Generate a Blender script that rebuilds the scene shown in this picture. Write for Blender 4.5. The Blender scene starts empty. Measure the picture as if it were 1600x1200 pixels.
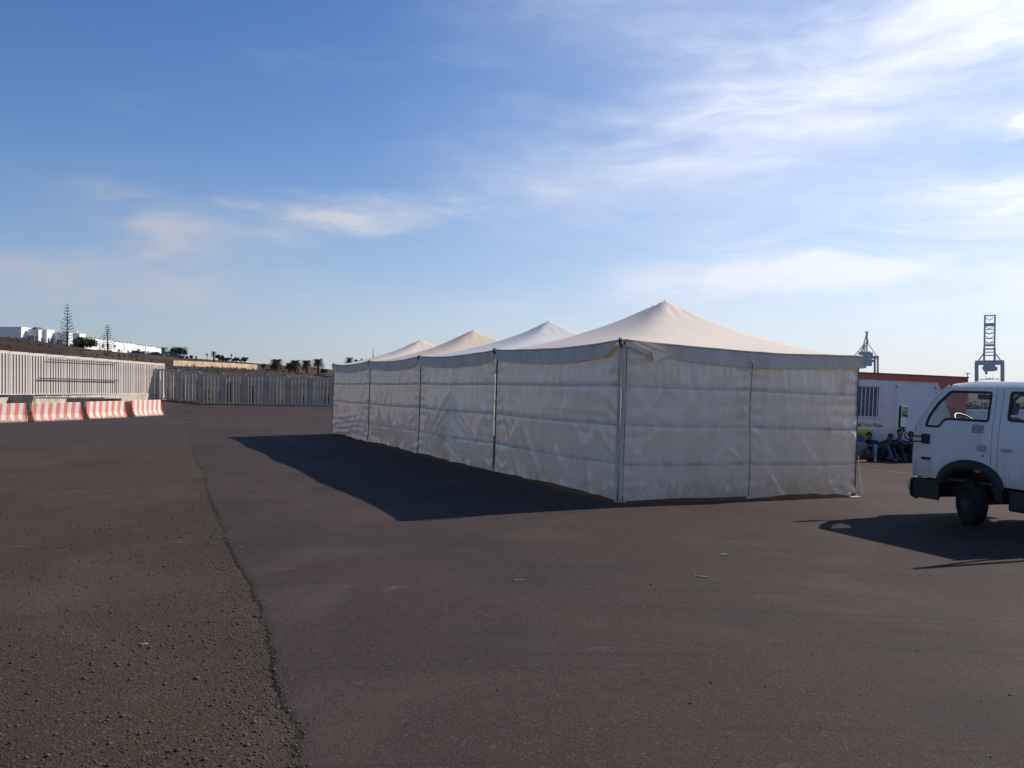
import bpy, bmesh, math, random
import numpy as np
from mathutils import Vector, Matrix, noise
from mathutils.geometry import tessellate_polygon

R = math.radians
random.seed(7)
rng = np.random.default_rng(7)
scene = bpy.context.scene
COL = scene.collection

# ------------------------------------------------------------------ camera
CAM_H = 1.874
cam_d = bpy.data.cameras.new('camera')
cam = bpy.data.objects.new('camera', cam_d)
COL.objects.link(cam)
cam.location = (0, 0, CAM_H)
cam.rotation_euler = (R(90), 0, 0)
cam_d.sensor_width = 36.0
cam_d.lens = 36.0 * 1340 / 1600
cam_d.clip_start = 0.05
cam_d.clip_end = 12000
scene.camera = cam

# ------------------------------------------------------------------ light
SUN_AZ, SUN_EL = R(59.5), R(34)          # azimuth clockwise from +Y
sun_dir = Vector((math.sin(SUN_AZ)*math.cos(SUN_EL), math.cos(SUN_AZ)*math.cos(SUN_EL), math.sin(SUN_EL)))
sl = bpy.data.lights.new('sun', 'SUN')
sl.energy = 5.0
sl.angle = R(0.55)
sl.color = (1.0, 0.91, 0.78)
so = bpy.data.objects.new('sun', sl)
COL.objects.link(so)
so.rotation_euler = sun_dir.to_track_quat('Z', 'Y').to_euler()
scene.view_settings.view_transform = 'Standard'
scene.view_settings.look = 'None'
scene.view_settings.gamma = 1
scene.view_settings.exposure = 0.0
scene.view_settings.use_curve_mapping = False

world = bpy.data.worlds.new('World')
scene.world = world
world.use_nodes = True

class NT:
    """small helper to wire node trees"""
    def __init__(self, tree):
        self.t = tree; self.n = tree.nodes; self.l = tree.links
    def node(self, typ, **kw):
        nd = self.n.new(typ)
        for k, v in kw.items(): setattr(nd, k, v)
        return nd
    def put(self, sock, val):
        if isinstance(val, bpy.types.NodeSocket): self.l.new(val, sock)
        elif val is not None: sock.default_value = val
    def math(self, op, a, b=None, c=None, clamp=False):
        nd = self.node('ShaderNodeMath', operation=op, use_clamp=clamp)
        self.put(nd.inputs[0], a)
        if b is not None: self.put(nd.inputs[1], b)
        if c is not None: self.put(nd.inputs[2], c)
        return nd.outputs[0]
    def mix(self, fac, a, b, blend='MIX'):
        nd = self.node('ShaderNodeMix', data_type='RGBA', blend_type=blend)
        self.put(nd.inputs[0], fac); self.put(nd.inputs[6], a); self.put(nd.inputs[7], b)
        return nd.outputs[2]
    def noise(self, vec, scale, detail=4, rough=0.55, dist=0.0):
        nd = self.node('ShaderNodeTexNoise')
        if vec is not None: self.l.new(vec, nd.inputs['Vector'])
        nd.inputs['Scale'].default_value = scale; nd.inputs['Detail'].default_value = detail
        nd.inputs['Roughness'].default_value = rough; nd.inputs['Distortion'].default_value = dist
        return nd.outputs['Fac']
    def voronoi(self, vec, scale, feature='F1', out='Distance'):
        nd = self.node('ShaderNodeTexVoronoi', feature=feature)
        if vec is not None: self.l.new(vec, nd.inputs['Vector'])
        nd.inputs['Scale'].default_value = scale
        return nd.outputs[out]
    def ramp(self, val, lo, hi, smooth=True):
        nd = self.node('ShaderNodeMapRange')
        nd.interpolation_type = 'SMOOTHSTEP' if smooth else 'LINEAR'
        self.put(nd.inputs[0], val); nd.inputs[1].default_value = lo; nd.inputs[2].default_value = hi
        return nd.outputs[0]
    def mapping(self, vec, scale=(1,1,1), loc=(0,0,0), rot=(0,0,0)):
        nd = self.node('ShaderNodeMapping')
        self.l.new(vec, nd.inputs[0])
        nd.inputs[1].default_value = loc; nd.inputs[2].default_value = rot; nd.inputs[3].default_value = scale
        return nd.outputs[0]

def c4(c): return (c[0], c[1], c[2], 1.0)

# --- sky with thin cirrus, laid out by compass bearing and elevation
w = NT(world.node_tree)
w.n.clear()
sky = w.node('ShaderNodeTexSky', sky_type='NISHITA')
sky.sun_disc = False
sky.sun_elevation = SUN_EL
sky.sun_rotation = SUN_AZ
sky.altitude = 0
sky.air_density = 1.0
sky.dust_density = 0.25
sky.ozone_density = 2.5
tc = w.node('ShaderNodeTexCoord')
sep = w.node('ShaderNodeSeparateXYZ'); w.l.new(tc.outputs['Generated'], sep.inputs[0])
az = w.math('ARCTAN2', sep.outputs[0], sep.outputs[1])
el = w.math('ARCSINE', sep.outputs[2])
comb = w.node('ShaderNodeCombineXYZ'); w.l.new(az, comb.inputs[0]); w.l.new(el, comb.inputs[1])
ae = comb.outputs[0]
warp_n = w.node('ShaderNodeTexNoise'); w.l.new(w.mapping(ae, (2.2, 5, 1)), warp_n.inputs['Vector'])
warp_n.inputs['Scale'].default_value = 1.6; warp_n.inputs['Detail'].default_value = 3
wv = w.node('ShaderNodeVectorMath', operation='MULTIPLY_ADD')
w.l.new(warp_n.outputs['Color'], wv.inputs[0]); wv.inputs[1].default_value = (0.16, 0.10, 0); w.l.new(ae, wv.inputs[2])
wae = wv.outputs[0]
streak = w.noise(w.mapping(wae, (2.6, 13, 1), rot=(0, 0, R(-7))), 1.5, 7, 0.58, 0.4)
fine = w.noise(w.mapping(wae, (7, 40, 1), rot=(0, 0, R(-9))), 1.6, 5, 0.6)
tex = w.math('ADD', w.math('MULTIPLY', streak, 0.84), w.math('MULTIPLY', fine, 0.16))

pw_n = w.node('ShaderNodeTexNoise'); w.l.new(w.mapping(ae, (7, 15, 1), loc=(2.3, 0.7, 0)), pw_n.inputs['Vector'])
pw_n.inputs['Scale'].default_value = 1.5; pw_n.inputs['Detail'].default_value = 5; pw_n.inputs['Roughness'].default_value = 0.6
pws = w.node('ShaderNodeSeparateColor'); w.l.new(pw_n.outputs['Color'], pws.inputs[0])
az_p = w.math('MULTIPLY_ADD', w.math('SUBTRACT', pws.outputs[0], 0.5), 0.17, az)     # torn outlines
el_p = w.math('MULTIPLY_ADD', w.math('SUBTRACT', pws.outputs[1], 0.5), 0.060, el)
def patch(a0, e0, sa, se, tilt, amp):
    """an elongated bank of cirrus centred on bearing a0, elevation e0 (degrees)"""
    da = w.math('SUBTRACT', az_p, R(a0))
    de = w.math('SUBTRACT', el_p, R(e0))
    ct, st = math.cos(R(tilt)), math.sin(R(tilt))
    p = w.math('ADD', w.math('MULTIPLY', da, ct), w.math('MULTIPLY', de, st))
    q = w.math('SUBTRACT', w.math('MULTIPLY', de, ct), w.math('MULTIPLY', da, st))
    p2 = w.math('POWER', w.math('ABSOLUTE', w.math('DIVIDE', p, R(sa))), 2.0)
    q2 = w.math('POWER', w.math('ABSOLUTE', w.math('DIVIDE', q, R(se))), 2.0)
    g = w.math('EXPONENT', w.math('MULTIPLY', w.math('ADD', p2, q2), -1.0))
    return w.math('MULTIPLY', g, amp)
patches = [(-23, 10.4, 5.5, 1.1, -6, 0.55), (-21.5, 9.2, 3.8, 1.3, -12, 0.52), (-21.6, 7.8, 2.6, 1.4, -25, 0.62), (-16.5, 11.5, 6.5, 0.55, 5, 0.75), (-28, 7.2, 5.0, 0.9, 0, 0.95), (-26, 5.9, 9.0, 1.1, 2, 1.0), (-6.0, 11.2, 7.5, 0.85, 7, 1.1), (-12, 10.2, 4.2, 0.75, 3, 1.0), (-10, 11.9, 5, 0.5, 8, 0.5),
           (19, 18.5, 16, 4.8, 12, 0.50), (33, 23, 8, 7, 0, 0.75), (9, 14.5, 11, 2.6, 14, 0.42), (6, 25, 10, 4, 10, 0.15),
           (26, 9.0, 12, 2.4, 7, 1.15), (13, 6.4, 12, 1.2, 5, 0.85), (34, 6.0, 12, 1.5, 3, 0.5), (30.6, 14.6, 1.6, 0.45, 2, 1.3),
           (-13.3, 5.7, 0.7, 0.35, 0, 0.9), (0, 4.2, 30, 1.6, 0, 0.3),
           (75, 24, 22, 7, 5, 0.6), (120, 14, 25, 4, 4, 0.7), (-75, 13, 20, 3, -6, 0.7), (170, 18, 25, 4, 5, 0.7), (-130, 16, 25, 4, 5, 0.7)]
tot = None
for pch in patches:
    g = patch(*pch)
    tot = g if tot is None else w.math('ADD', tot, g)
veil = None                                        # even, untextured high veil
for pch in [(24, 18, 20, 8, 10, 0.42), (30, 7, 16, 4.5, 4, 0.40), (8, 13, 12, 4, 12, 0.16), (8, 26, 12, 5, 8, 0.15), (-20, 8, 9, 3.5, -10, 0.16), (75, 22, 25, 9, 5, 0.4), (120, 14, 25, 7, 4, 0.3), (-100, 14, 30, 6, 0, 0.2), (175, 17, 30, 7, 0, 0.25)]:
    g = patch(*pch)
    veil = g if veil is None else w.math('ADD', veil, g)
cl = w.math('ADD', w.math('MULTIPLY', w.math('MULTIPLY', tot, 0.85), w.ramp(tex, 0.30, 0.74)), w.math('MULTIPLY', veil, w.math('MULTIPLY_ADD', streak, 0.6, 0.7)))
cl = w.math('ADD', cl, w.math('MULTIPLY', w.ramp(tex, 0.52, 0.8), 0.10))
cl = w.math('MULTIPLY', cl, w.ramp(el, -0.01, 0.05))
cl = w.math('MINIMUM', cl, 0.92)
# cloud brightness follows how near it stands to the sun
dotn = w.node('ShaderNodeVectorMath', operation='DOT_PRODUCT')
w.l.new(tc.outputs['Generated'], dotn.inputs[0]); dotn.inputs[1].default_value = sun_dir
fwd = w.ramp(dotn.outputs['Value'], 0.1, 1.0)
cb = w.math('MULTIPLY_ADD', fwd, 5.2, 4.6)
cc = w.node('ShaderNodeCombineColor')
w.l.new(w.math('MULTIPLY', cb, 0.97), cc.inputs[0]); w.l.new(w.math('MULTIPLY', cb, 1.02), cc.inputs[1]); w.l.new(w.math('MULTIPLY', cb, 1.15), cc.inputs[2])
hs = w.node('ShaderNodeHueSaturation'); hs.inputs['Saturation'].default_value = 1.20; w.l.new(sky.outputs[0], hs.inputs['Color'])
blue = w.mix(1.0, hs.outputs[0], (0.88, 0.91, 1.09, 1), 'MULTIPLY')
# sea haze low on the horizon, brighter towards the sun
hz_f = w.math('MULTIPLY', w.math('EXPONENT', w.math('MULTIPLY', w.math('MAXIMUM', el, 0.0), -1/0.11)), 0.80)
hz_c = w.mix(w.ramp(dotn.outputs['Value'], -0.05, 0.85), (3.2, 3.75, 4.6, 1), (7.2, 7.7, 8.7, 1))
blue = w.mix(hz_f, blue, hz_c)
skyc = w.mix(cl, blue, cc.outputs[0])
bg = w.node('ShaderNodeBackground'); w.l.new(skyc, bg.inputs[0]); bg.inputs[1].default_value = 0.11
wo = w.node('ShaderNodeOutputWorld'); w.l.new(bg.outputs[0], wo.inputs[0])

# ------------------------------------------------------------------ helpers
def tag(o, label=None, cat=None, group=None, kind=None):
    if label: o['label'] = label
    if cat: o['category'] = cat
    if group: o['group'] = group
    if kind: o['kind'] = kind
    return o

def empty(name, loc=(0,0,0), rz=0.0, mat=None):
    o = bpy.data.objects.new(name, None)
    COL.objects.link(o)
    o.empty_display_size = 0.2
    if mat is not None: o.matrix_world = mat
    else:
        o.location = loc; o.rotation_euler = (0, 0, rz)
    return o

class MB:
    def __init__(self): self.v = []; self.f = []; self.m = []
    def add(self, vs, fs, mi=0):
        b = len(self.v); self.v += [tuple(p) for p in vs]
        self.f += [tuple(i + b for i in f) for f in fs]; self.m += [mi] * len(fs)
        return self
    def box(self, x0, x1, y0, y1, z0, z1, mi=0, M=None):
        vs = [Vector((x, y, z)) for z in (z0, z1) for y in (y0, y1) for x in (x0, x1)]
        if M is not None: vs = [M @ p for p in vs]
        return self.add(vs, [(0,2,3,1), (4,5,7,6), (0,1,5,4), (2,6,7,3), (0,4,6,2), (1,3,7,5)], mi)
    def bevbox(self, x0, x1, y0, y1, z0, z1, b=0.02, seg=2, M=None, mi=0):
        bm = bmesh.new(); bmesh.ops.create_cube(bm, size=1)
        for p in bm.verts:
            p.co = Vector(((x0+x1)/2 + p.co.x*(x1-x0), (y0+y1)/2 + p.co.y*(y1-y0), (z0+z1)/2 + p.co.z*(z1-z0)))
        bmesh.ops.bevel(bm, geom=list(bm.edges), offset=b, segments=seg, profile=0.5, affect='EDGES')
        return self.from_bm(bm, M, mi)
    def from_bm(self, bm, M=None, mi=0):
        bm.verts.index_update()
        vs = [(M @ p.co) if M is not None else p.co.copy() for p in bm.verts]
        fs = [[q.index for q in f.verts] for f in bm.faces]
        bm.free()
        return self.add(vs, fs, mi)
    def tube(self, pts, r, n=8, mi=0, cap=True):
        """round bar through pts; r a number or one radius for each point"""
        pts = [Vector(p) for p in pts]; rs = r if isinstance(r, (list, tuple)) else [r]*len(pts)
        vs = []; fs = []
        up = None
        for i, p in enumerate(pts):
            a = pts[max(i-1, 0)]; b = pts[min(i+1, len(pts)-1)]
            d = (b - a).normalized()
            if up is None:
                up = Vector((0,0,1)) if abs(d.z) < 0.9 else Vector((1,0,0))
            s = d.cross(up).normalized(); up = s.cross(d).normalized()
            for k in range(n):
                t = 2*math.pi*k/n
                vs.append(p + (s*math.cos(t) + up*math.sin(t))*rs[i])
        for i in range(len(pts)-1):
            for k in range(n):
                k2 = (k+1) % n
                fs.append((i*n+k, i*n+k2, (i+1)*n+k2, (i+1)*n+k))
        if cap:
            fs.append(tuple(range(n-1, -1, -1))); fs.append(tuple((len(pts)-1)*n + k for k in range(n)))
        return self.add(vs, fs, mi)
    def bar(self, a, b, w_, h_=None, mi=0):
        a, b = Vector(a), Vector(b); d = b - a; L = d.length
        M = Matrix.Translation(a) @ d.to_track_quat('X', 'Z').to_matrix().to_4x4()
        h_ = h_ or w_
        return self.box(0, L, -w_/2, w_/2, -h_/2, h_/2, mi, M)
    def lathe(self, prof, n=24, M=None, mi=0):
        """profile of (radius, x) turned about the x axis"""
        vs = []; fs = []
        for (r, x) in prof:
            for k in range(n):
                t = 2*math.pi*k/n
                p = Vector((x, r*math.cos(t), r*math.sin(t)))
                vs.append(M @ p if M is not None else p)
        for i in range(len(prof)-1):
            for k in range(n):
                k2 = (k+1) % n
                fs.append((i*n+k, i*n+k2, (i+1)*n+k2, (i+1)*n+k))
        return self.add(vs, fs, mi)
    def ellipsoid(self, c, r, n=12, m=8, M=None, mi=0):
        vs = []; fs = []
        for i in range(m+1):
            ph = math.pi*i/m
            for k in range(n):
                t = 2*math.pi*k/n
                p = Vector((c[0]+r[0]*math.sin(ph)*math.cos(t), c[1]+r[1]*math.sin(ph)*math.sin(t), c[2]+r[2]*math.cos(ph)))
                vs.append(M @ p if M is not None else p)
        for i in range(m):
            for k in range(n):
                k2 = (k+1) % n
                fs.append((i*n+k, (i+1)*n+k, (i+1)*n+k2, i*n+k2))
        return self.add(vs, fs, mi)
    def mesh(self, name, mats, smooth=False):
        me = bpy.data.meshes.new(name)
        me.from_pydata([tuple(p) for p in self.v], [], self.f)
        for m_ in (mats if isinstance(mats, (list, tuple)) else [mats]): me.materials.append(m_)
        if len(self.m): me.polygons.foreach_set('material_index', self.m)
        if smooth: me.polygons.foreach_set('use_smooth', [True]*len(me.polygons))
        me.validate(); me.update()
        return me
    def build(self, name, mats, parent=None, smooth=False):
        return link(name, self.mesh(name, mats, smooth), parent)

def link(name, me, parent=None):
    o = bpy.data.objects.new(name, me)
    COL.objects.link(o)
    if parent is not None: o.parent = parent
    return o

def grid_mesh(name, P, mats, smooth=True, flip=False):
    """P: array rows x cols x 3"""
    r, c = P.shape[:2]
    idx = np.arange(r*c).reshape(r, c)
    q = np.stack([idx[:-1,:-1], idx[:-1,1:], idx[1:,1:], idx[1:,:-1]], -1).reshape(-1, 4)
    if flip: q = q[:, ::-1]
    me = bpy.data.meshes.new(name)
    me.vertices.add(r*c); me.vertices.foreach_set('co', P.reshape(-1).astype(np.float32))
    me.loops.add(q.size); me.loops.foreach_set('vertex_index', q.reshape(-1).astype(np.int32))
    me.polygons.add(len(q)); me.polygons.foreach_set('loop_start', np.arange(0, q.size, 4, dtype=np.int32))
    me.polygons.foreach_set('use_smooth', np.full(len(q), smooth))
    for m_ in (mats if isinstance(mats, (list, tuple)) else [mats]): me.materials.append(m_)
    me.update(calc_edges=True); me.validate()
    return me

def copy_tree(o, parent=None):
    c = o.copy(); COL.objects.link(c)
    if parent is not None: c.parent = parent
    for ch in o.children: copy_tree(ch, c)
    return c

def sstep(a, b, x):
    t = np.clip((np.asarray(x, float) - a) / (b - a), 0, 1)
    return t*t*(3 - 2*t)

# value noise on arrays (numpy), for terrain and cloth
_perm = rng.random((256, 256))
def vnoise(x, y):
    x = np.asarray(x, float); y = np.asarray(y, float)
    xi = np.floor(x).astype(int); yi = np.floor(y).astype(int)
    fx = x - xi; fy = y - yi
    fx = fx*fx*(3-2*fx); fy = fy*fy*(3-2*fy)
    g = lambda a, b: _perm[a & 255, b & 255]
    return (g(xi, yi)*(1-fx) + g(xi+1, yi)*fx)*(1-fy) + (g(xi, yi+1)*(1-fx) + g(xi+1, yi+1)*fx)*fy
def fbm(x, y, o=4, rough=0.5):
    s = 0; a = 1; n = 0
    for i in range(o):
        s = s + a*vnoise(x*2**i + 17*i, y*2**i + 5*i); n += a; a *= rough
    return s/n - 0.5

# ------------------------------------------------------------------ materials
MATS = {}
def pmat(name, col, rough=0.6, var=0.0, vscale=3.0, bump=0.0, bscale=40.0, metal=0.0, spec=0.5, coat=0.0, col2=None, detail=5):
    if name in MATS: return MATS[name]
    m = bpy.data.materials.new(name); m.use_nodes = True
    t = NT(m.node_tree); b = t.n['Principled BSDF']
    b.inputs['Roughness'].default_value = rough; b.inputs['Metallic'].default_value = metal
    b.inputs['Specular IOR Level'].default_value = spec; b.inputs['Coat Weight'].default_value = coat
    b.inputs['Base Color'].default_value = c4(col)
    co = t.node('ShaderNodeTexCoord').outputs['Object']
    if var or col2:
        n = t.noise(co, vscale, detail, 0.6)
        if col2 is None: col2 = tuple(max(0, c*(1-var)) for c in col); 
        hi = tuple(min(1, c*(1+var*0.5)) for c in col)
        t.l.new(t.mix(t.ramp(n, 0.3, 0.7), c4(col2), c4(hi)), b.inputs['Base Color'])
    if bump:
        bn = t.node('ShaderNodeBump'); bn.inputs['Strength'].default_value = bump; bn.inputs['Distance'].default_value = 0.02
        t.l.new(t.noise(co, bscale, 6, 0.65), bn.inputs['Height']); t.l.new(bn.outputs[0], b.inputs['Normal'])
    MATS[name] = m
    return m

def fabric(name, col, transl, rough=0.42, stain=0.12, tcol=None, spec=0.4, hem=False):
    m = bpy.data.materials.new(name); m.use_nodes = True
    t = NT(m.node_tree); b = t.n['Principled BSDF']
    co = t.node('ShaderNodeTexCoord').outputs['Object']
    st = t.noise(t.mapping(co, (2.2, 2.2, 0.5)), 1.6, 7, 0.62)
    st2 = t.noise(co, 9, 5, 0.6)
    f = t.math('MULTIPLY', t.ramp(t.math('ADD', t.math('MULTIPLY', st, 0.7), t.math('MULTIPLY', st2, 0.3)), 0.42, 0.68), stain*3)
    dirty = (col[0]*0.66, col[1]*0.63, col[2]*0.58)
    colr = t.mix(f, c4(col), c4(dirty))
    if hem:                                             # mud splashed up from the ground, ragged upper edge
        sz_ = t.node('ShaderNodeSeparateXYZ'); t.l.new(co, sz_.inputs[0])
        hf = t.ramp(t.math('ADD', sz_.outputs[2], t.math('MULTIPLY', st2, -0.9)), -0.05, -0.55)
        colr = t.mix(t.math('MULTIPLY', hf, 0.55), colr, (0.30, 0.24, 0.19, 1))
    t.l.new(colr, b.inputs['Base Color'])
    b.inputs['Roughness'].default_value = rough; b.inputs['Specular IOR Level'].default_value = spec
    bn = t.node('ShaderNodeBump'); bn.inputs['Strength'].default_value = 0.36; bn.inputs['Distance'].default_value = 0.010
    h = t.math('ADD', t.noise(t.mapping(co, (7, 7, 1.3)), 2.0, 5, 0.6, 0.6), t.math('MULTIPLY', t.noise(t.mapping(co, (1.6, 1.6, 0.6)), 17, 5, 0.65, 0.8), 0.45))
    t.l.new(h, bn.inputs['Height']); t.l.new(bn.outputs[0], b.inputs['Normal'])
    tr = t.node('ShaderNodeBsdfTranslucent'); tr.inputs[0].default_value = c4(tcol or col)
    t.l.new(bn.outputs[0], tr.inputs['Normal'])
    mx = t.node('ShaderNodeMixShader'); mx.inputs[0].default_value = transl
    if hem:                                             # wall glints put in as paler, more translucent streaks
        ws = t.ramp(t.noise(t.mapping(co, (5.5, 5.5, 0.9)), 2.4, 4, 0.6, 0.7), 0.60, 0.72)
        wm = t.ramp(t.noise(co, 0.8, 3, 0.5), 0.42, 0.62)
        wf = t.math('MULTIPLY', ws, wm)
        t.l.new(t.math('MULTIPLY_ADD', wf, 0.50, transl), mx.inputs[0])
        t.l.new(t.mix(wf, c4(tcol or col), (0.98, 0.97, 0.95, 1)), tr.inputs[0])
        b.inputs['Coat Weight'].default_value = 0.25; b.inputs['Coat Roughness'].default_value = 0.12
    t.l.new(b.outputs[0], mx.inputs[1]); t.l.new(tr.outputs[0], mx.inputs[2])
    t.l.new(mx.outputs[0], t.n['Material Output'].inputs[0])
    MATS[name] = m
    return m

def asphalt(name, lo, hi, tint, stones=False):
    m = bpy.data.materials.new(name); m.use_nodes = True
    t = NT(m.node_tree); b = t.n['Principled BSDF']
    co = t.node('ShaderNodeTexCoord').outputs['Object']
    big = t.noise(co, 0.16, 5, 0.6, 0.5)
    mid = t.noise(t.mapping(co, (1.0, 0.35, 1), rot=(0, 0, R(-24))), 1.1, 6, 0.62, 0.3)
    grain = t.voronoi(co, 95 if not stones else 60)
    gcol = t.voronoi(co, 95 if not stones else 60, out='Color')
    fine = t.noise(co, 210, 3, 0.7)
    base = t.mix(t.ramp(big, 0.3, 0.72), c4(lo), c4(hi))
    base = t.mix(t.math('MULTIPLY', t.ramp(mid, 0.35, 0.75), 0.7), base, c4(tint))
    sp = t.node('ShaderNodeSeparateColor'); t.l.new(gcol, sp.inputs[0])
    spk = t.math('POWER', sp.outputs[0], 9.0)
    base = t.mix(t.math('MULTIPLY', spk, 0.55), base, (0.15, 0.13, 0.12, 1))
    drk = t.math('POWER', sp.outputs[1], 6.0)
    base = t.mix(t.math('MULTIPLY', drk, 0.6), base, (0.018, 0.017, 0.018, 1))
    # pale scuffs and dust patches
    sc = t.noise(t.mapping(co, (0.9, 1.6, 1), loc=(3.1, 7.7, 0)), 1.3, 7, 0.6, 1.0)
    base = t.mix(t.math('MULTIPLY', t.ramp(sc, 0.61, 0.78), 0.6), base, (0.14, 0.112, 0.100, 1))
    dust = t.noise(co, 0.42, 6, 0.62, 0.8)
    base = t.mix(t.math('MULTIPLY', t.ramp(dust, 0.48, 0.70), 0.5), base, (0.098, 0.072, 0.060, 1))
    damp = t.noise(t.mapping(co, (1, 1, 1), loc=(11, 4, 0)), 0.33, 5, 0.6, 0.5)
    base = t.mix(t.math('MULTIPLY', t.ramp(damp, 0.50, 0.68), 0.5), base, (0.034, 0.026, 0.024, 1))
    if not stones:                                       # long faint tyre scuffs, two headings
        for rz_, lo_ in ((R(62), 0.60), (R(-21), 0.62)):
            st_ = t.noise(t.mapping(co, (0.10, 5.5, 1), rot=(0, 0, rz_)), 1.0, 3, 0.5, 0.15)
            base = t.mix(t.math('MULTIPLY', t.ramp(st_, lo_, lo_ + 0.10), 0.45), base, (0.030, 0.024, 0.023, 1))
    if stones:
        sxyz = t.node('ShaderNodeSeparateXYZ'); t.l.new(co, sxyz.inputs[0])
        yy = t.math('ADD', sxyz.outputs[1], t.math('MULTIPLY', big, 9.0))
        far = t.ramp(yy, 27.0, 42.0)
        base = t.mix(far, base, c4((0.058, 0.044, 0.040)))
    t.l.new(base, b.inputs['Base Color'])
    b.inputs['Roughness'].default_value = 0.86; b.inputs['Specular IOR Level'].default_value = 0.16
    bn = t.node('ShaderNodeBump'); bn.inputs['Strength'].default_value = 0.6 if stones else 0.55
    bn.inputs['Distance'].default_value = 0.012 if stones else 0.006
    h = t.math('ADD', t.math('MULTIPLY', grain, -1.0), t.math('MULTIPLY', fine, 0.5))
    h = t.math('ADD', h, t.math('MULTIPLY', t.noise(co, 12, 4, 0.6), 1.5 if stones else 0.5))
    t.l.new(h, bn.inputs['Height']); t.l.new(bn.outputs[0], b.inputs['Normal'])
    return m

M_asph = asphalt('lot_asphalt', (0.0475, 0.0310, 0.0260), (0.063, 0.0415, 0.035), (0.054, 0.034, 0.0285))
M_grav = asphalt('rough_ground', (0.054, 0.036, 0.0215), (0.080, 0.054, 0.033), (0.064, 0.041, 0.025), stones=True)
M_stone = pmat('stone_chips', (0.085, 0.064, 0.048), 0.85, 0.7, 9.0)
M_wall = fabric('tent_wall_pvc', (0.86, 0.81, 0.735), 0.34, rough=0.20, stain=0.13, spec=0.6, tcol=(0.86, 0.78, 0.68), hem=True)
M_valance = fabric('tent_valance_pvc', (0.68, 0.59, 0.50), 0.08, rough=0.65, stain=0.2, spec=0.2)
M_cream = fabric('tent_roof_cream', (0.94, 0.82, 0.675), 0.16, rough=0.55, stain=0.04, tcol=(0.88, 0.72, 0.52))
M_tanroof = fabric('tent_roof_tan', (0.88, 0.74, 0.56), 0.18, rough=0.55, stain=0.06, tcol=(0.85, 0.66, 0.42))
M_white = fabric('tent_roof_white', (0.86, 0.85, 0.82), 0.20, rough=0.5, stain=0.10)
M_seam = fabric('tent_seam', (0.76, 0.70, 0.62), 0.16, rough=0.62, stain=0.3)
M_steelp = pmat('tent_post_steel', (0.13, 0.125, 0.12), 0.45, 0.3, 8, metal=0.3)
M_strap = pmat('dark_strap', (0.07, 0.055, 0.05), 0.8, 0.3, 20)
M_conc = pmat('plinth_concrete', (0.50, 0.45, 0.38), 0.85, 0.3, 1.5, 0.3, 25)
M_fence = pmat('fence_concrete', (0.56, 0.50, 0.45), 0.8, 0.15, 0.8, 0.2, 30)
M_fence2 = pmat('fence_grey_concrete', (0.44, 0.385, 0.33), 0.8, 0.25, 0.9, 0.2, 30)
M_dark = pmat('dark_steel', (0.035, 0.033, 0.036), 0.6, 0.3, 10)

# ------------------------------------------------------------------ ground
def g_ground(X, Y):
    X = np.asarray(X, float); Y = np.asarray(Y, float)
    k = 0.9
    sp = np.log1p(np.exp(np.clip((X - 1.7)/k, -40, 40)))*k        # soft hinge
    sp = np.where(X - 1.7 > 30, X - 1.7, sp)
    z = -0.046*np.minimum(sp, 21 + 0*sp)
    z = z + 0.55*sstep(-25, -29.2, X)*sstep(30, 45, Y)
    z = z + 0.18*sstep(54, 70, Y)*sstep(-14, -28, X)*(1 - sstep(-25, -29.2, X))
    return z
ASPH = 0.03
def gz(x, y): return float(g_ground(x, y))

def edge_x(Y):
    Y = np.asarray(Y, float)
    e = -0.97 - 0.402*(Y - 4.19)
    return e + 0.34*fbm(Y*0.40, Y*0 + 3.3, 3) + 0.09*fbm(Y*3.2, Y*0 + 9.1, 5, 0.62)

def spaced(segs):
    out = []
    for a, b, n in segs: out += list(np.linspace(a, b, n, endpoint=False))
    return np.array(out + [segs[-1][1]])

xs = spaced([(-4000, -400, 8), (-400, -60, 12), (-60, -32, 14), (-32, -20, 24), (-20, 0, 20), (0, 6, 24), (6, 26, 20), (26, 400, 10), (400, 4000, 8)])
ys = spaced([(-60, 0, 8), (0, 80, 60), (80, 400, 10), (400, 6000, 10)])
XX, YY = np.meshgrid(xs, ys)
ZZ = g_ground(XX, YY)
P = np.stack([XX, YY, ZZ], -1)
ground = link('ground', grid_mesh('ground', P, M_grav, flip=False))
tag(ground, 'brown gravelly open ground of the harbour lot reaching to the horizon', kind='structure')

ya = spaced([(-8, 3, 12), (3, 9, 300), (9, 20, 240), (20, 72, 80)])
cols = np.concatenate([[0, 0.0, 0.04, 0.12, 0.35], np.geomspace(0.7, 60, 40)])
ex = edge_x(ya)
XX = ex[:, None] + cols[None, :]
YY = np.repeat(ya[:, None], len(cols), 1)
thick = (ASPH - 0.021)*(0.35 + 0.65*vnoise(ya*1.3, ya*0 + 6))*(1 - 0.75*sstep(12, 26, ya))
edge_t = np.clip(cols/0.9, 0, 1)[None, :]
ZZ = g_ground(XX, YY) + thick[:, None]*(1 - edge_t) + ASPH*edge_t
ZZ[:, 0] -= thick + 0.02
XX[:, 0] -= 0.018 + 0.012*rng.random(len(ya))
XX[:, 1] += 0.010*rng.standard_normal(len(ya))
ZZ[:, 1] -= 0.004 + 0.004*rng.random(len(ya))
lot = link('asphalt_lot', grid_mesh('asphalt_lot', np.stack([XX, YY, ZZ], -1), M_asph))
tag(lot, 'dark reddish grey asphalt layer with a ragged left edge', kind='structure')

def gp(px, py, off=ASPH):
    """point of the lot seen in the photograph at (px, py): used to read positions off the photograph"""
    q = (px - 800)/1340; v = (py - 601)/1340
    d = 1.9/v
    for _ in range(30):
        d = (CAM_H - gz(q*d, d) - off)/v
    return Vector((q*d, d, gz(q*d, d) + off))

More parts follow.
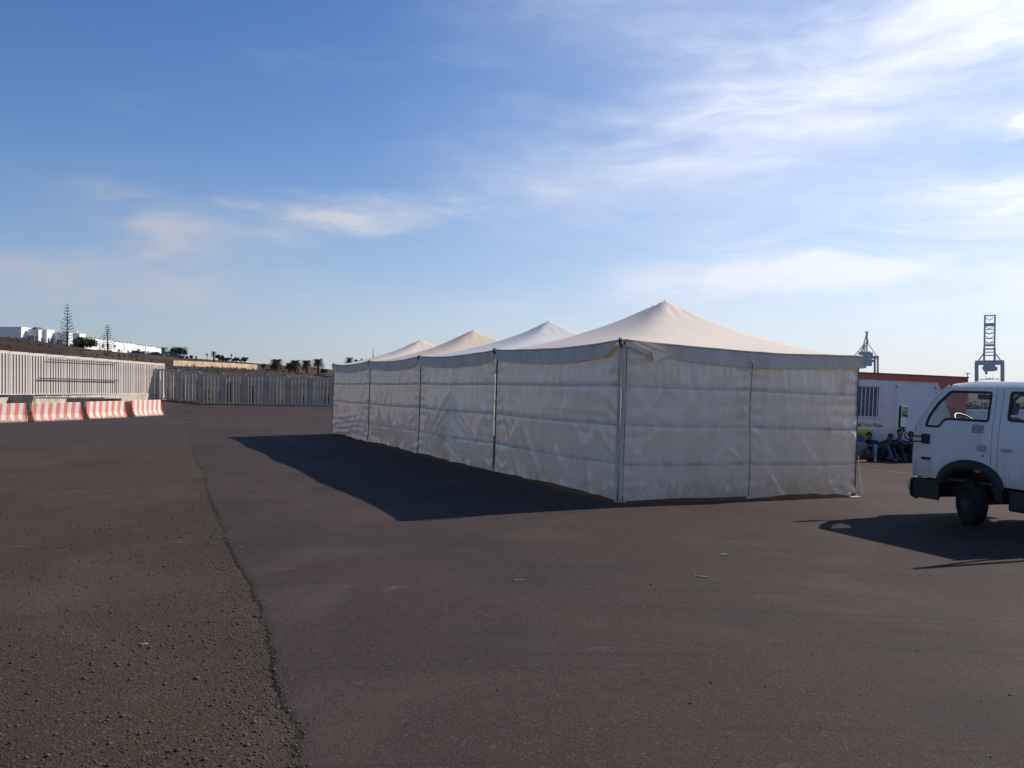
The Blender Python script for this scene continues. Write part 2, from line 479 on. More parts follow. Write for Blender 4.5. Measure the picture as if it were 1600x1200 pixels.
def at(px, py, Y):
    return Vector(((px-800)/1340*Y, Y, CAM_H + (601-py)/1340*Y))

# loose chips on the rough ground, and along the broken asphalt edge
def stones(name, pts, sizes, mat, label):
    n = len(pts)
    base = np.array([(1,0,0),(0,1,0),(-1,0,0),(0,-1,0),(0,0,1),(0,0,-1)], float)
    tri = np.array([(0,1,4),(1,2,4),(2,3,4),(3,0,4),(1,0,5),(2,1,5),(3,2,5),(0,3,5)])
    V = base[None]*(0.65 + 0.7*rng.random((n, 6, 1)))
    ang = rng.random(n)*6.283
    c, s = np.cos(ang)[:, None], np.sin(ang)[:, None]
    V = np.stack([V[..., 0]*c*1.25 - V[..., 1]*s, V[..., 0]*s*1.25 + V[..., 1]*c, V[..., 2]*0.62], -1)
    V = V*sizes[:, None, None] + pts[:, None, :]
    F = (tri[None] + (np.arange(n)*6)[:, None, None]).reshape(-1, 3)
    me = bpy.data.meshes.new(name)
    me.vertices.add(n*6); me.vertices.foreach_set('co', V.reshape(-1).astype(np.float32))
    me.loops.add(F.size); me.loops.foreach_set('vertex_index', F.reshape(-1).astype(np.int32))
    me.polygons.add(len(F)); me.polygons.foreach_set('loop_start', np.arange(0, F.size, 3, dtype=np.int32))
    me.materials.append(mat); me.update(calc_edges=True)
    return tag(link(name, me), label, kind='stuff')
N = 20000
yy = 3.2 + 15*rng.random(N)**1.7
xx = -0.64*yy + (edge_x(yy) + 0.64*yy)*rng.random(N)
keep = (vnoise(xx*1.6, yy*1.6)*0.6 + vnoise(xx*0.5 + 9, yy*0.5)*0.4) > rng.random(N)*0.85
xx, yy = xx[keep], yy[keep]
sz = 0.003 + 0.006*rng.random(len(xx))**3 + 0.013*rng.random(len(xx))**18
ne = 5000
ye = 3.2 + 14*rng.random(ne)**1.5
xe = edge_x(ye) - np.abs(rng.standard_normal(ne))*0.22 + 0.06
se = 0.003 + 0.008*rng.random(ne)**3
X_ = np.concatenate([xx, xe]); Y_ = np.concatenate([yy, ye]); S_ = np.concatenate([sz, se])
stones('loose_gravel', np.stack([X_, Y_, g_ground(X_, Y_) + S_*0.25 + np.where(X_ > edge_x(Y_), 0.008, 0)], -1), S_, M_stone, 'small loose stone chips strewn over the brown ground')
npb = 170
yb = 3.4 + 13*rng.random(npb)**1.4
xb = edge_x(yb) + (0.62*yb - edge_x(yb))*rng.random(npb)**1.3
sb = 0.004 + 0.008*rng.random(npb)**3
stones('stray_pebbles', np.stack([xb, yb, g_ground(xb, yb) + ASPH + sb*0.3], -1), sb, M_dark, 'sparse dark pebbles scattered on the asphalt')

# ------------------------------------------------------------------ painted lines on the lot
M_paint = pmat('worn_white_paint', (0.24, 0.215, 0.19), 0.8, 0.6, 3)
def line_on_lot(a, b, wd, label, name='painted_line'):
    a, b = Vector((a.x, a.y, 0)), Vector((b.x, b.y, 0))
    d = (b-a).normalized(); s = Vector((-d.y, d.x, 0))*wd/2
    n = 40; rows = []
    for i in range(n+1):
        c = a.lerp(b, i/n)
        rows.append([(p.x, p.y, gz(p.x, p.y) + ASPH + 0.005) for p in (c+s, c, c-s)])
    o = link(name, grid_mesh(name, np.array(rows), M_paint, flip=True))
    tag(o, label, kind='structure')
line_on_lot(gp(1300, 730), gp(1500, 747), 0.07, 'thin white painted line on asphalt between tent and truck')
line_on_lot(gp(235, 664.5), gp(335, 659.5), 0.09, 'faded pale line on the asphalt near the barriers')

# ------------------------------------------------------------------ tents
TN = Vector((1.70, 13.5, 0)); TU = Vector((0.909, 0.417, 0)); TV = Vector((-0.417, 0.909, 0))
SIDE, EAVE = 5.0, 2.56
LEAN = Vector((0.03, 0, 1))
def tpt(s, t, h):
    b = TN + TU*s + TV*t
    return Vector((b.x, b.y, gz(b.x, b.y) + ASPH)) + LEAN*h
def tent_arr(s, t, h):
    X = TN.x + TU.x*s + TV.x*t; Y = TN.y + TU.y*s + TV.y*t
    Z = g_ground(X, Y) + ASPH + h
    return np.stack([X + LEAN.x*h, Y, Z], -1)

def wall_disp(L, H, kind, seed):
    H = H + 0*L
    """outward displacement of a hanging wall sheet; L along, H up (metres)"""
    ln = LN[0]; s = L/ln; t = H/2.5
    d = 0.055*np.sin(np.pi*s)*np.sin(np.pi*np.clip(1.05 - t, 0, 1))**0.8
    pl = np.sin(L*15 + 5*fbm(L*1.7 + seed, H*0.35, 3)*6)
    d += 0.011*pl*sstep(0.45, 1.0, t)*(0.4 + vnoise(L*1.3 + seed, H*0 + 2))
    d += 0.05*fbm(L*1.1 + seed*3, H*0.45 + seed, 4, 0.5)*(1 - 0.4*t)
    a = L*0.8 + H*0.62; b = -L*0.62 + H*0.8
    rid = 1 - np.abs(2*(fbm(a*1.3 + seed*7, b*0.5 + 4, 3) ))
    d += (0.02 + 0.05*((seed*37) % 10)/10)*np.clip(rid - 0.80, 0, 1)*3*(1 - 0.7*t)
    a2 = L*0.8 - H*0.62; b2 = L*0.62 + H*0.8
    rid2 = 1 - np.abs(2*(fbm(a2*1.2 + seed*5, b2*0.45 + 9, 3)))
    d += (0.015 + 0.04*((seed*53) % 10)/10)*np.clip(rid2 - 0.82, 0, 1)*3
    d += 0.018*fbm(L*2.6 + seed*11, H*1.1 + seed*2, 3, 0.55)
    rf = np.random.default_rng(int(seed)*7 + 1)
    for k in range(7):                                  # sharp creases left from folding
        l0 = rf.uniform(0.05, 0.95)*ln; sl_ = rf.uniform(-0.12, 0.12)
        d += rf.choice((-1, 1))*0.0045*np.exp(-np.abs(L - l0 - sl_*H)/0.02)*sstep(0, 0.5, np.abs(H - rf.uniform(0, 2.5)))
    for k in range(3):
        h0 = rf.uniform(0.2, 2.3); sl_ = rf.uniform(-0.05, 0.05)
        d += rf.choice((-1, 1))*0.004*np.exp(-np.abs(H - h0 - sl_*L)/0.02)
    tn = np.exp(-np.minimum(L, ln - L)/0.35)            # tension creases run out from the lashings
    for hl in (0.15, 1.3, 2.3):
        d += 0.020*tn*np.sin((H - hl)*26 + 9*fbm(L*2 + seed, H + hl, 2))*np.exp(-((H - hl)/0.32)**2)
    for hb in (0.62, 1.24, 1.86):                       # welded seams pinch the sheet
        d -= 0.007*np.exp(-((H - hb)/0.03)**2)
        d += 0.008*np.exp(-((H - hb + 0.10)/0.07)**2)*vnoise(L*2 + seed, H*0 + hb*9)
    if kind == 'chevron':
        c = ln*0.52
        for k, h0 in enumerate((0.45, 0.75, 1.08, 1.42)):
            cc_ = c + 0.10*math.sin(k*2.1)
            al = np.sqrt((L - cc_)**2 + 0.05**2)
            r = (H - (h0 + 0.22 - (0.62 + 0.12*(k % 2))*al + 0.10*al**2)) + 0.05*fbm(L*3, H*3, 2)
            env = np.exp(-((L - cc_)/(0.62 + 0.1*k))**2)*(1 - 0.15*k)
            d += 0.085*env*np.exp(-(r/0.075)**2) - 0.055*env*np.exp(-((r+0.15)/0.08)**2)
        d += 0.06*np.exp(-((L - c)/0.9)**2)*np.exp(-((H - 0.5)/0.7)**2)
    if kind == 'swag':
        for k in range(4):
            r = H - (0.10 + 0.17*k + 0.35*(1 - s)**1.5 + 0.06*fbm(L*2 + k, H*0, 2))
            d += (0.045 - 0.008*k)*np.exp(-(r/(0.055 + 0.02*s))**2)*sstep(0.0, 0.5, s)*sstep(1.0, 0.8, s)
    if kind == 'glint':
        rg = np.random.default_rng(int(seed))
        for k in range(22):                             # short sharp vertical puckers
            l0 = rg.uniform(0.10, 0.95)*ln; h0 = rg.uniform(1.15, 2.25)
            d += rg.uniform(0.012, 0.030)*np.exp(-((L - l0 - 0.05*(H - h0))/0.022)**2)*np.exp(-((H - h0)/0.22)**2)
    return d

LN = [5.0]
def wall_panel(root, p0, along, ln, out, kind='plain', seed=1, res=0.03, hem=None):
    LN[0] = ln
    nc = max(20, int(ln/res)); nr = int(2.5/res)
    L, H = np.meshgrid(np.linspace(0, ln, nc), np.linspace(0, 1, nr))
    hem_z = 0.05*vnoise(L*0.9 + seed*2, L*0) + 0.025*vnoise(L*4 + seed, L*0 + 4) - 0.02
    if hem is not None: hem_z = hem_z + hem(L/ln)
    Hh = hem_z + (2.50 - hem_z)*H
    d = wall_disp(L, Hh, kind, seed)*np.minimum(1, np.minimum(L, ln - L)/0.10 + 0.15)
    d = d + 0.05*sstep(0.25, 0.0, Hh)*vnoise(L*1.6 + seed, L*0 + 1)
    s = p0[0] + along[0]*L + out[0]*d; t = p0[1] + along[1]*L + out[1]*d
    P = tent_arr(s, t, Hh)
    flip = (along[0]*out[1] - along[1]*out[0]) > 0
    o = link('wall_panel', grid_mesh('wall_panel', P, M_wall, flip=flip), root)
    for hb in (0.62, 1.24, 1.86):                       # welded cross bands, proud of the sheet
        hw = 0.030
        Ls = np.linspace(0.03, ln - 0.03, nc)
        rows = []
        sag = -0.015*np.sin(np.pi*Ls/ln) + 0.012*fbm(Ls*0.8 + seed, Ls*0 + hb, 2)
        for k, off in ((-1, -0.003), (-0.6, 0.003), (0.6, 0.003), (1, -0.003)):
            hh = hb + sag + k*hw
            dd = wall_disp(Ls, hh, kind, seed)*np.minimum(1, np.minimum(Ls, ln - Ls)/0.10 + 0.15)
            dd = dd + 0.05*sstep(0.25, 0.0, hh)*vnoise(Ls*1.6 + seed, Ls*0 + 1) + off + 0.004
            rows.append(tent_arr(p0[0] + along[0]*Ls + out[0]*dd, p0[1] + along[1]*Ls + out[1]*dd, hh))
        link('seam_band', grid_mesh('seam_band', np.array(rows), M_seam, flip=flip), o)
    return o

def valance(root, p0, along, ln, out, seed, drop, lift0=0.0, lift1=0.0):
    nc = int(ln/0.04); L = np.linspace(-0.02, ln + 0.02, nc)
    rows = []
    for k in np.linspace(0, 1, 9):
        dr = drop*(0.88 + 0.22*np.sin(np.pi*np.clip(L/ln, 0, 1))) + 0.035*fbm(L*1.3 + seed, L*0 + 3, 3)
        dr = dr*(1 - lift0*sstep(0.45, 0.03, L)) * (1 - lift1*sstep(ln - 0.5, ln - 0.03, L))
        h = EAVE + 0.02*fbm(L*1.1 + seed, L*0, 3) - 0.065*np.sin(np.pi*np.clip(L/SIDE, 0, 1)) - dr*k
        o_ = 0.045 + 0.018*np.sin(L*5 + seed)*k + 0.05*fbm(L*2.2 + seed, L*0 + 8, 3)*k + 0.03*k
        rows.append(tent_arr(p0[0] + along[0]*L + out[0]*o_, p0[1] + along[1]*L + out[1]*o_, h))
    flip = (along[0]*out[1] - along[1]*out[0]) > 0
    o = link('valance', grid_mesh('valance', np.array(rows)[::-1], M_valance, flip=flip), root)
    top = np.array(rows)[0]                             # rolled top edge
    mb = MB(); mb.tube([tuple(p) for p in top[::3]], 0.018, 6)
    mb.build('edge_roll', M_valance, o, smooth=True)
    return o

def roof(root, t0, peak_z, mat, seed):
    n = 61
    a = np.linspace(-1, 1, n)
    A, B = np.meshgrid(a, a)
    pnorm = (np.abs(A)**7 + np.abs(B)**7)**(1/7)
    r = np.clip(pnorm, 0, 1)
    h0 = peak_z - EAVE
    prof = (1 - r)**1.0*0.46 + 0.54*(1 - r)**2.4
    ang = np.arctan2(B, A)
    wr = 0.016*np.sin(ang*11 + seed + 2*fbm(A*2, B*2, 2))*np.exp(-((r - 0.12)/0.10)**2)
    sag = 0.05*fbm(A*1.5 + seed, B*1.5, 3)*(r*(1 - r)*4)
    h = EAVE + 0.012 + h0*prof + wr*(r > 0.02) + sag
    ov = 1 + 0.02
    h = h - 0.065*(np.sin(np.pi*(B + 1)/2)*np.abs(A)**5 + np.sin(np.pi*(A + 1)/2)*np.abs(B)**5)   # eaves sag between the posts
    P = tent_arr((A*ov + 1)/2*SIDE, t0 + (B*ov + 1)/2*SIDE, h)
    P[..., 0] -= LEAN.x*(h - EAVE)
    o = link('roof', grid_mesh('roof', P, mat), root)
    c = tpt(SIDE/2, t0 + SIDE/2, peak_z - 0.06); c.x -= LEAN.x*(peak_z - EAVE)
    mb = MB(); mb.lathe([(0.0, 0.075), (0.012, 0.07), (0.035, 0.045), (0.075, 0.0), (0.10, -0.04)], 16, Matrix.Translation(c) @ Matrix.Rotation(R(-90), 4, 'Y'))
    mb.build('peak_cap', mat, o, smooth=True)
    return o

tent_labels = ['nearest pagoda tent with cream roof and zipped front wall facing the camera',
               'second pagoda tent from the camera, white roof, side wall with chevron creases',
               'third pagoda tent from the camera, with a cream tan roof',
               'farthest pagoda tent at the left end of the row']
peaks = [3.55, 3.43, 3.48, 3.42]
kinds = ['plain', 'chevron', 'plain', 'swag']
for i in range(4):
    b = tpt(SIDE/2, SIDE*i + SIDE/2, 0)
    root = empty('pagoda_tent', (0, 0, 0))
    tag(root, tent_labels[i], 'tent', 'row of joined white pagoda tents')
    t0 = SIDE*i
    roof(root, t0, peaks[i], (M_cream, M_white, M_tanroof, M_cream)[i], i*2.1)
    # left long side
    wall_panel(root, (0, t0 + 0.07), (0, 1), SIDE - 0.12, (-1, 0), kinds[i], 3 + i*4, 0.03 if i < 2 else 0.04,
               hem=(lambda s: 0.05*np.sin(np.pi*s)) if i != 0 else (lambda s: 0.03*np.sin(np.pi*s)))
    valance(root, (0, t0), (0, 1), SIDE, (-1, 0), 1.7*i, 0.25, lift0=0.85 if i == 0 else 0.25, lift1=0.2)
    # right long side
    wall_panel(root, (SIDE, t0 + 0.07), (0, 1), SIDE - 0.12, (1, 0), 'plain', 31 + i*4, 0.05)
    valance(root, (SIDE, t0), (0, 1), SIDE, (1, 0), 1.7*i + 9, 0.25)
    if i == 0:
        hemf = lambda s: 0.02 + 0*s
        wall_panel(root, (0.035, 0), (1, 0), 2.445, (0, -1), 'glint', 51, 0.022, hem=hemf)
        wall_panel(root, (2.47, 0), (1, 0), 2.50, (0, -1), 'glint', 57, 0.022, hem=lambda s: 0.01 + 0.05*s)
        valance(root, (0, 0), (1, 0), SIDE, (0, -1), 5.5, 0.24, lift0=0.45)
        # closing strip between the two front sheets
        mb = MB()
        mb.tube([tpt(2.475, -0.075 - 0.02*math.sin(h*3), h) for h in np.linspace(0.06, 2.35, 24)], 0.007, 6)
        mb.build('zip_strip', M_steelp, root, smooth=True)
        # loose corner flap, folded over and hanging
        mb = MB()
        A_ = tpt(0.05, -0.08, EAVE + 0.01); B_ = tpt(0.42, -0.12, EAVE - 0.13); C_ = tpt(0.47, -0.14, EAVE - 0.33); D_ = tpt(0.80, -0.11, EAVE - 0.20)
        E_ = tpt(0.25, -0.13, EAVE - 0.01)
        mb.add([A_, B_, D_, E_, C_, tpt(0.55, -0.15, EAVE - 0.10)], [(0, 1, 3), (1, 5, 3), (1, 4, 2), (1, 2, 5)])
        fl = mb.build('loose_flap', M_cream, root)
        so_ = fl.modifiers.new('thick', 'SOLIDIFY'); so_.thickness = 0.006
        # wrapped corner post cover
        mb = MB()
        for k, (s_, t_) in enumerate(((0.0, 0.0), (-0.05, 0.06))):
            mb.tube([tpt(s_ + 0.006*math.sin(h*5 + k), t_, h) for h in np.linspace(0.0, 2.5, 20)], 0.034 if k == 0 else 0.022, 8)
        mb.build('post_cover', M_valance, root, smooth=True)
        # prop strut at the right corner and the strip of hem lying on the ground
        mb = MB(); mb.tube([tpt(5.04, 0.0, 0.75), tpt(5.08, 0.0, 0.45), tpt(5.15, -0.02, 0.05)], 0.008, 6)
        mb.build('prop_strut', M_white, root)
        mb = MB(); mb.box(-0.09, 0.09, -0.05, 0.05, 0, 0.02, 0, Matrix.Translation(tpt(4.88, -0.10, 0.006)) @ Matrix.Rotation(R(20), 4, 'Z'))
        mb.build('foot_plate', M_white, root)
    if i == 3:
        wall_panel(root, (0.07, SIDE*4), (1, 0), SIDE - 0.14, (0, 1), 'plain', 71, 0.06)
        valance(root, (0, SIDE*4), (1, 0), SIDE, (0, 1), 7.5, 0.25)
    for (s_, t_) in ((0, t0), (SIDE, t0)) + (((0, t0 + SIDE), (SIDE, t0 + SIDE)) if i == 3 else ()):
        mb = MB()
        sgn = 1 if s_ == 0 else -1
        a_, b_ = tpt(s_ + 0.03*sgn, t_ + 0.03, -0.02), tpt(s_ + 0.03*sgn, t_ + 0.03, EAVE - 0.01)
        mb.bar(a_, b_, 0.06)
        p = mb.build('post', M_steelp, root)
        mb = MB(); mb.box(-0.09, 0.09, -0.09, 0.09, 0, 0.012, 0, Matrix.Translation(a_ + Vector((0, 0, 0.022))))
        mb.build('base_plate', M_steelp, p)
        if s_ == 0:
            mb = MB()
            for k in range(3):
                e = rng.uniform(-0.05, 0.05, 3)
                mb.tube([tpt(-0.05, t_ + e[0], EAVE - 0.10 + e[1]*0.6), tpt(-0.09, t_ + e[1], EAVE - 0.02), tpt(-0.03, t_ + 0.09 + e[2], EAVE + 0.035), tpt(0.06, t_ + 0.2, EAVE + 0.04)], 0.014, 5)
            mb.build('strap', M_strap, root, smooth=True)

# ------------------------------------------------------------------ concrete slat fence on a plinth (left)
WX = -29.4
def ring(x0, x1, z0, z1, side, bot, top, th):
    """rectangular frame with an open middle, one connected mesh"""
    o = [(x0, z0), (x1, z0), (x1, z1), (x0, z1)]; i = [(x0 + side, z0 + bot), (x1 - side, z0 + bot), (x1 - side, z1 - top), (x0 + side, z1 - top)]
    vs = [(x, -th/2, z) for x, z in o + i] + [(x, th/2, z) for x, z in o + i]
    fs = []
    for k in range(4):
        j = (k + 1) % 4
        fs += [(k, j, 4 + j, 4 + k), (8 + j, 8 + k, 12 + k, 12 + j), (j, k, 8 + k, 8 + j), (4 + k, 4 + j, 12 + j, 12 + k)]
    return MB().add(vs, fs)
def slat_panel(root, M, wd, ht, mat, nsl, rail=0.16, th=0.10, slat_me=None, gapfrac=0.45):
    mb = ring(0.012, wd - 0.012, 0, ht, 0.07, 0.05, rail, th)
    p = mb.build('panel', mat, root); p.matrix_basis = M
    pitch = (wd - 0.16)/nsl
    for k in range(nsl):
        x = 0.08 + pitch*(k + 0.5)
        s = link('slat', slat_me, p); s.location = (x, 0, 0.05)
    return p
def slat_mesh(name, wd, ht, th, mat):
    mb = MB(); mb.box(-wd/2, wd/2, -th/2, th/2, 0, ht); return mb.mesh(name, mat)
root = empty('slatted_wall', (WX, 40, 0))
tag(root, 'sunlit beige concrete slat wall on a plinth behind the striped barriers', 'wall')
sm = slat_mesh('slat', 0.155, 2.55 - 0.16 - 0.05, 0.08, M_fence)
k0 = -5
for k in range(k0, 11):
    y = 50.1 + 2.04*k - 2.04*0
    zb = 1.24 - 0.012*(y - 50)*0.8
    M = Matrix.Translation((0, y - 40, zb)) @ Matrix.Rotation(R(90), 4, 'Z')
    slat_panel(root, M, 2.02, 2.55, M_fence, 6, 0.17, 0.11, sm)
mb = MB(); mb.box(-0.14, 0.14, -0.6, 32.6, -0.1, 1.10); mb.build('plinth', M_conc, root)
mb = MB()
for k in range(k0, 12):
    y = 50.1 + 2.04*k - 40 - 0.01
    mb = MB(); mb.box(-0.07, 0.07, -0.05, 0.05, 1.101, 3.74 - 0.0096*(y - 10)); p = mb.build('post', M_fence2, root); p.location = (-0.06, y, 0)

# rusty rail frame standing in front of it
root = empty('rail_frame', (WX + 0.22, 56, 0))
tag(root, 'thin dark metal rail frame standing in front of the slatted wall', 'railing')
def zat(py, y): return CAM_H + (601-py)/1340*y
for (pa, pb, ya_, yb_, r_) in ((563, 568.5, 54.0, 63.5, 0.035), (592, 595.5, 53.0, 63.5, 0.05), (621.5, 622, 51.5, 61.5, 0.025)):
    mb = MB(); mb.bar((0, ya_ - 56, zat(pa, ya_)), (0, yb_ - 56, zat(pb, yb_)), r_*1.25); mb.build('rail', M_dark, root)
for y in (54.2, 56.4, 58.6, 60.9, 63.1):
    mb = MB(); mb.tube([(0.03, y - 56, gz(WX + .22, y) - 0.02), (0.03, y - 56, zat(592 + (y-54)*.35, y))], 0.012, 5); mb.build('upright', M_dark, root)

# ------------------------------------------------------------------ grey slat fence with gates (far)
root = empty('grey_slat_fence', (-28, 70, 0))
tag(root, 'shaded grey concrete slat fence across the far end of the lot', 'fence')
FA, FB = Vector((-29.2, 70.4, 0)), Vector((-11.5, 72.0, 0))
fd = (FB - FA).normalized(); frz = math.atan2(fd.y, fd.x)
flen = (FB - FA).length
npan = 10; pw = flen/npan
sms = [slat_mesh('slat', wd_, 2.5 - 0.22, 0.06, M_fence2) for wd_ in (0.155, 0.185, 0.135)]
for k in range(npan):
    a_ = FA + fd*(pw*k)
    zg = gz(a_.x, a_.y)
    ht = 2.55 if k < 6 else 2.38
    mb = ring(0.075, pw - 0.075, 0.06, ht, 0.05, 0.09, 0.13, 0.10)
    p = mb.build('panel', M_fence2, root)
    p.matrix_basis = Matrix.Translation(Vector((a_.x + 28, a_.y - 70, zg))) @ Matrix.Rotation(frz, 4, 'Z')
    for j in range(6):
        s = link('slat', sms[(j*2 + k) % 3], p); s.location = (0.05 + (pw - 0.1)*(j + 0.5)/6, random.uniform(-0.01, 0.01), 0.15); s.scale = (1, 1, (ht - 0.13 - 0.15)/2.28)
    mb = MB(); mb.box(-0.07, 0.07, -0.08, 0.08, -0.05, ht + 0.06); q = mb.build('post', M_fence2, root); q.matrix_basis = p.matrix_basis.copy()
root = empty('rear_slat_fence', (-28, 71.8, 0))
tag(root, 'second slat fence glimpsed through the gaps of the grey fence', 'fence')
for k in range(npan):
    a_ = FA + fd*(pw*k + 0.5) + Vector((0, 1.6, 0)); zg = gz(a_.x, a_.y)
    mb = ring(0.02, pw - 0.02, -0.05, 2.22, 0.08, 0.20, 0.12, 0.08)
    p = mb.build('panel', M_fence2, root); p.matrix_basis = Matrix.Translation(Vector((a_.x + 28, a_.y - 71.8, zg))) @ Matrix.Rotation(frz, 4, 'Z')
    for j in range(5):
        s = link('slat', sms[2], p); s.location = (0.08 + (pw - 0.1)*(j + 0.4)/5, 0, 0.15); s.scale = (1, 1, 1.95/2.28)

# ------------------------------------------------------------------ jersey barriers
def stripes_mat():
    m = bpy.data.materials.new('barrier_stripes'); m.use_nodes = True
    t = NT(m.node_tree); b = t.n['Principled BSDF']
    co = t.node('ShaderNodeTexCoord').outputs['Object']
    s = t.node('ShaderNodeSeparateXYZ'); t.l.new(co, s.inputs[0])
    u = t.math('ADD', s.outputs[0], t.math('MULTIPLY', t.math('SUBTRACT', 0.9, s.outputs[2]), 0.16))
    u = t.math('ADD', u, t.math('MULTIPLY', t.noise(co, 6, 3), 0.02))
    fr = t.math('FRACT', t.math('MULTIPLY', u, 1/0.40))
    st = t.ramp(fr, 0.485, 0.515)
    col = t.mix(st, (0.78, 0.24, 0.17, 1), (0.80, 0.72, 0.64, 1))
    wear = t.noise(co, 3.2, 7, 0.65, 0.3)
    low = t.ramp(s.outputs[2], 0.30, 0.0)
    wf = t.ramp(t.math('ADD', wear, t.math('MULTIPLY', low, 0.20)), 0.66, 0.72)
    col = t.mix(wf, col, (0.42, 0.37, 0.31, 1))
    t.l.new(col, b.inputs['Base Color']); b.inputs['Roughness'].default_value = 0.75
    return m
M_str = stripes_mat()
M_bare = pmat('bare_concrete', (0.30, 0.275, 0.25), 0.9, 0.35, 2.0, 0.4, 30)
def barrier(name, loc, rz, ln, mat, label, cat, group, ht=0.92):
    prof = [(-0.30, 0), (-0.30, 0.07), (-0.25, 0.10), (-0.13, 0.34), (-0.085, ht - 0.02), (-0.07, ht), (0.07, ht), (0.085, ht - 0.02), (0.13, 0.34), (0.25, 0.10), (0.30, 0.07), (0.30, 0)]
    bm = bmesh.new()
    a_ = [bm.verts.new((-ln/2, y, z)) for y, z in prof]; b_ = [bm.verts.new((ln/2, y, z)) for y, z in prof]
    bm.faces.new(a_); bm.faces.new(b_[::-1])
    n = len(prof)
    for k in range(n): bm.faces.new((a_[k], b_[k], b_[(k+1) % n], a_[(k+1) % n])[::-1])
    ends = [e for e in bm.edges if abs(e.verts[0].co.x - e.verts[1].co.x) < 1e-4]
    bmesh.ops.bevel(bm, geom=ends, offset=0.025, segments=2, affect='EDGES')
    bmesh.ops.subdivide_edges(bm, edges=[e for e in bm.edges if abs(e.verts[0].co.x - e.verts[1].co.x) > ln*0.5], cuts=14)
    for v in bm.verts:
        v.co += Vector((0, 1, 0))*0.012*noise.noise(v.co*3.1 + Vector(loc)) + Vector((0, 0, 1))*0.012*noise.noise(v.co*2.3 + Vector(loc))*(v.co.z > 0.02)
    bmesh.ops.recalc_face_normals(bm, faces=bm.faces)
    root = empty(name, loc, rz)
    tag(root, label, cat, group)
    mb = MB().from_bm(bm); mb.build('body', mat, root)
    for s in (-1, 1):
        mb = MB(); mb.tube([(s*ln/2, 0, 0.30), (s*(ln/2 + 0.05), 0, 0.33), (s*(ln/2 + 0.05), 0, 0.52), (s*ln/2, 0, 0.55)], 0.014, 6)
        mb.build('coupling_loop', M_dark, root, smooth=True)
    return root
bl = ['striped red and white barrier cut by the left edge of the photo',
      'striped red and white barrier with a large bare concrete patch at its foot',
      'striped red and white barrier, third from the left, before dark block',
      'striped red and white barrier at the right end of the row']
for i, (xa, ya_, xb_, yb_) in enumerate(((-40, 662.5, 41, 660), (57, 659.5, 127, 657), (140, 655.8, 198, 652.8), (210, 652, 257, 649.5))):
    a_, b_ = gp(xa, ya_, 0), gp(xb_, yb_, 0)
    c = (a_ + b_)/2
    aa = R((33, 33, 25, 17)[i]); d = Vector((math.sin(aa), math.cos(aa), 0)); nrm = Vector((-d.y, d.x, 0))
    c = c + nrm*0.30
    barrier('striped_barrier', (c.x, c.y, gz(c.x, c.y)), math.atan2(d.y, d.x), (2.6, 2.55, 2.5, 2.45)[i], M_str, bl[i], 'barrier', 'red and white concrete barriers')
for i, (xa, xb_, yt) in enumerate(((-12, 54, 618.5), (104, 191, 623.5))):
    Yb = 50 if i == 0 else 55
    a_, b_ = at(xa, 640, Yb), at(xb_, 640, Yb)
    c = (a_ + b_)/2; z0 = gz(c.x, c.y)
    ht = zat(yt, Yb) - z0
    barrier('plain_barrier', (c.x, c.y, z0), R(-2), (b_ - a_).length, M_bare,
            ['unpainted dark concrete block behind the leftmost striped barrier', 'unpainted dark concrete block behind the third striped barrier'][i], 'barrier', 'unpainted barriers', ht)

# ------------------------------------------------------------------ hillside
hx = np.array([-400, -140, -89.6, -76, -61.6, -44.8, -30.8, -16.8, 0, 20, 60])
hz = np.array([13.0, 11.2, 10.3, 7.7, 5.2, 4.3, 2.9, 1.5, 0.5, 0.0, -0.6])
def hill_z(X, Y):
    X = np.asarray(X, float); Y = np.asarray(Y, float)
    c = np.interp(X, hx, hz)
    t = np.clip((Y - 77)/(150 - 77), 0, 1)
    z = c*(t**1.15) - 0.25*(1 - sstep(77, 84, Y))
    z = z - np.maximum(z - 8.3, 0)*sstep(152, 190, Y)
    z = z + (0.6*fbm(X*0.06, Y*0.06, 4)*sstep(80, 110, Y) + 0.25*fbm(X*0.4, Y*0.4, 3)*sstep(80, 100, Y))*sstep(60, 10, X)*(1 - 0.8*sstep(150, 175, Y))
    return z
xs = spaced([(-420, -150, 30), (-150, 20, 170), (20, 90, 20)]); ys = spaced([(76.5, 170, 110), (170, 420, 50)])
XX, YY = np.meshgrid(xs, ys)
M_hill = bpy.data.materials.new('hill_scrub'); M_hill.use_nodes = True
t = NT(M_hill.node_tree); b = t.n['Principled BSDF']
co = t.node('ShaderNodeTexCoord').outputs['Object']
n1 = t.noise(co, 0.09, 6, 0.6, 0.4); n2 = t.noise(co, 0.9, 6, 0.65); n3 = t.noise(co, 0.05, 4)
c_ = t.mix(t.ramp(n1, 0.35, 0.65), (0.052, 0.034, 0.027, 1), (0.095, 0.062, 0.044, 1))
c_ = t.mix(t.math('MULTIPLY', t.ramp(n2, 0.48, 0.66), 0.7), c_, (0.050, 0.044, 0.030, 1))
c_ = t.mix(t.math('MULTIPLY', t.ramp(n3, 0.55, 0.7), 0.6), c_, (0.13, 0.088, 0.060, 1))
t.l.new(c_, b.inputs['Base Color']); b.inputs['Roughness'].default_value = 0.95; b.inputs['Specular IOR Level'].default_value = 0.1
hill = link('hillside', grid_mesh('hillside', np.stack([XX, YY, hill_z(XX, YY)], -1), M_hill))
tag(hill, 'dry brown scrub hillside behind the fences', kind='structure')
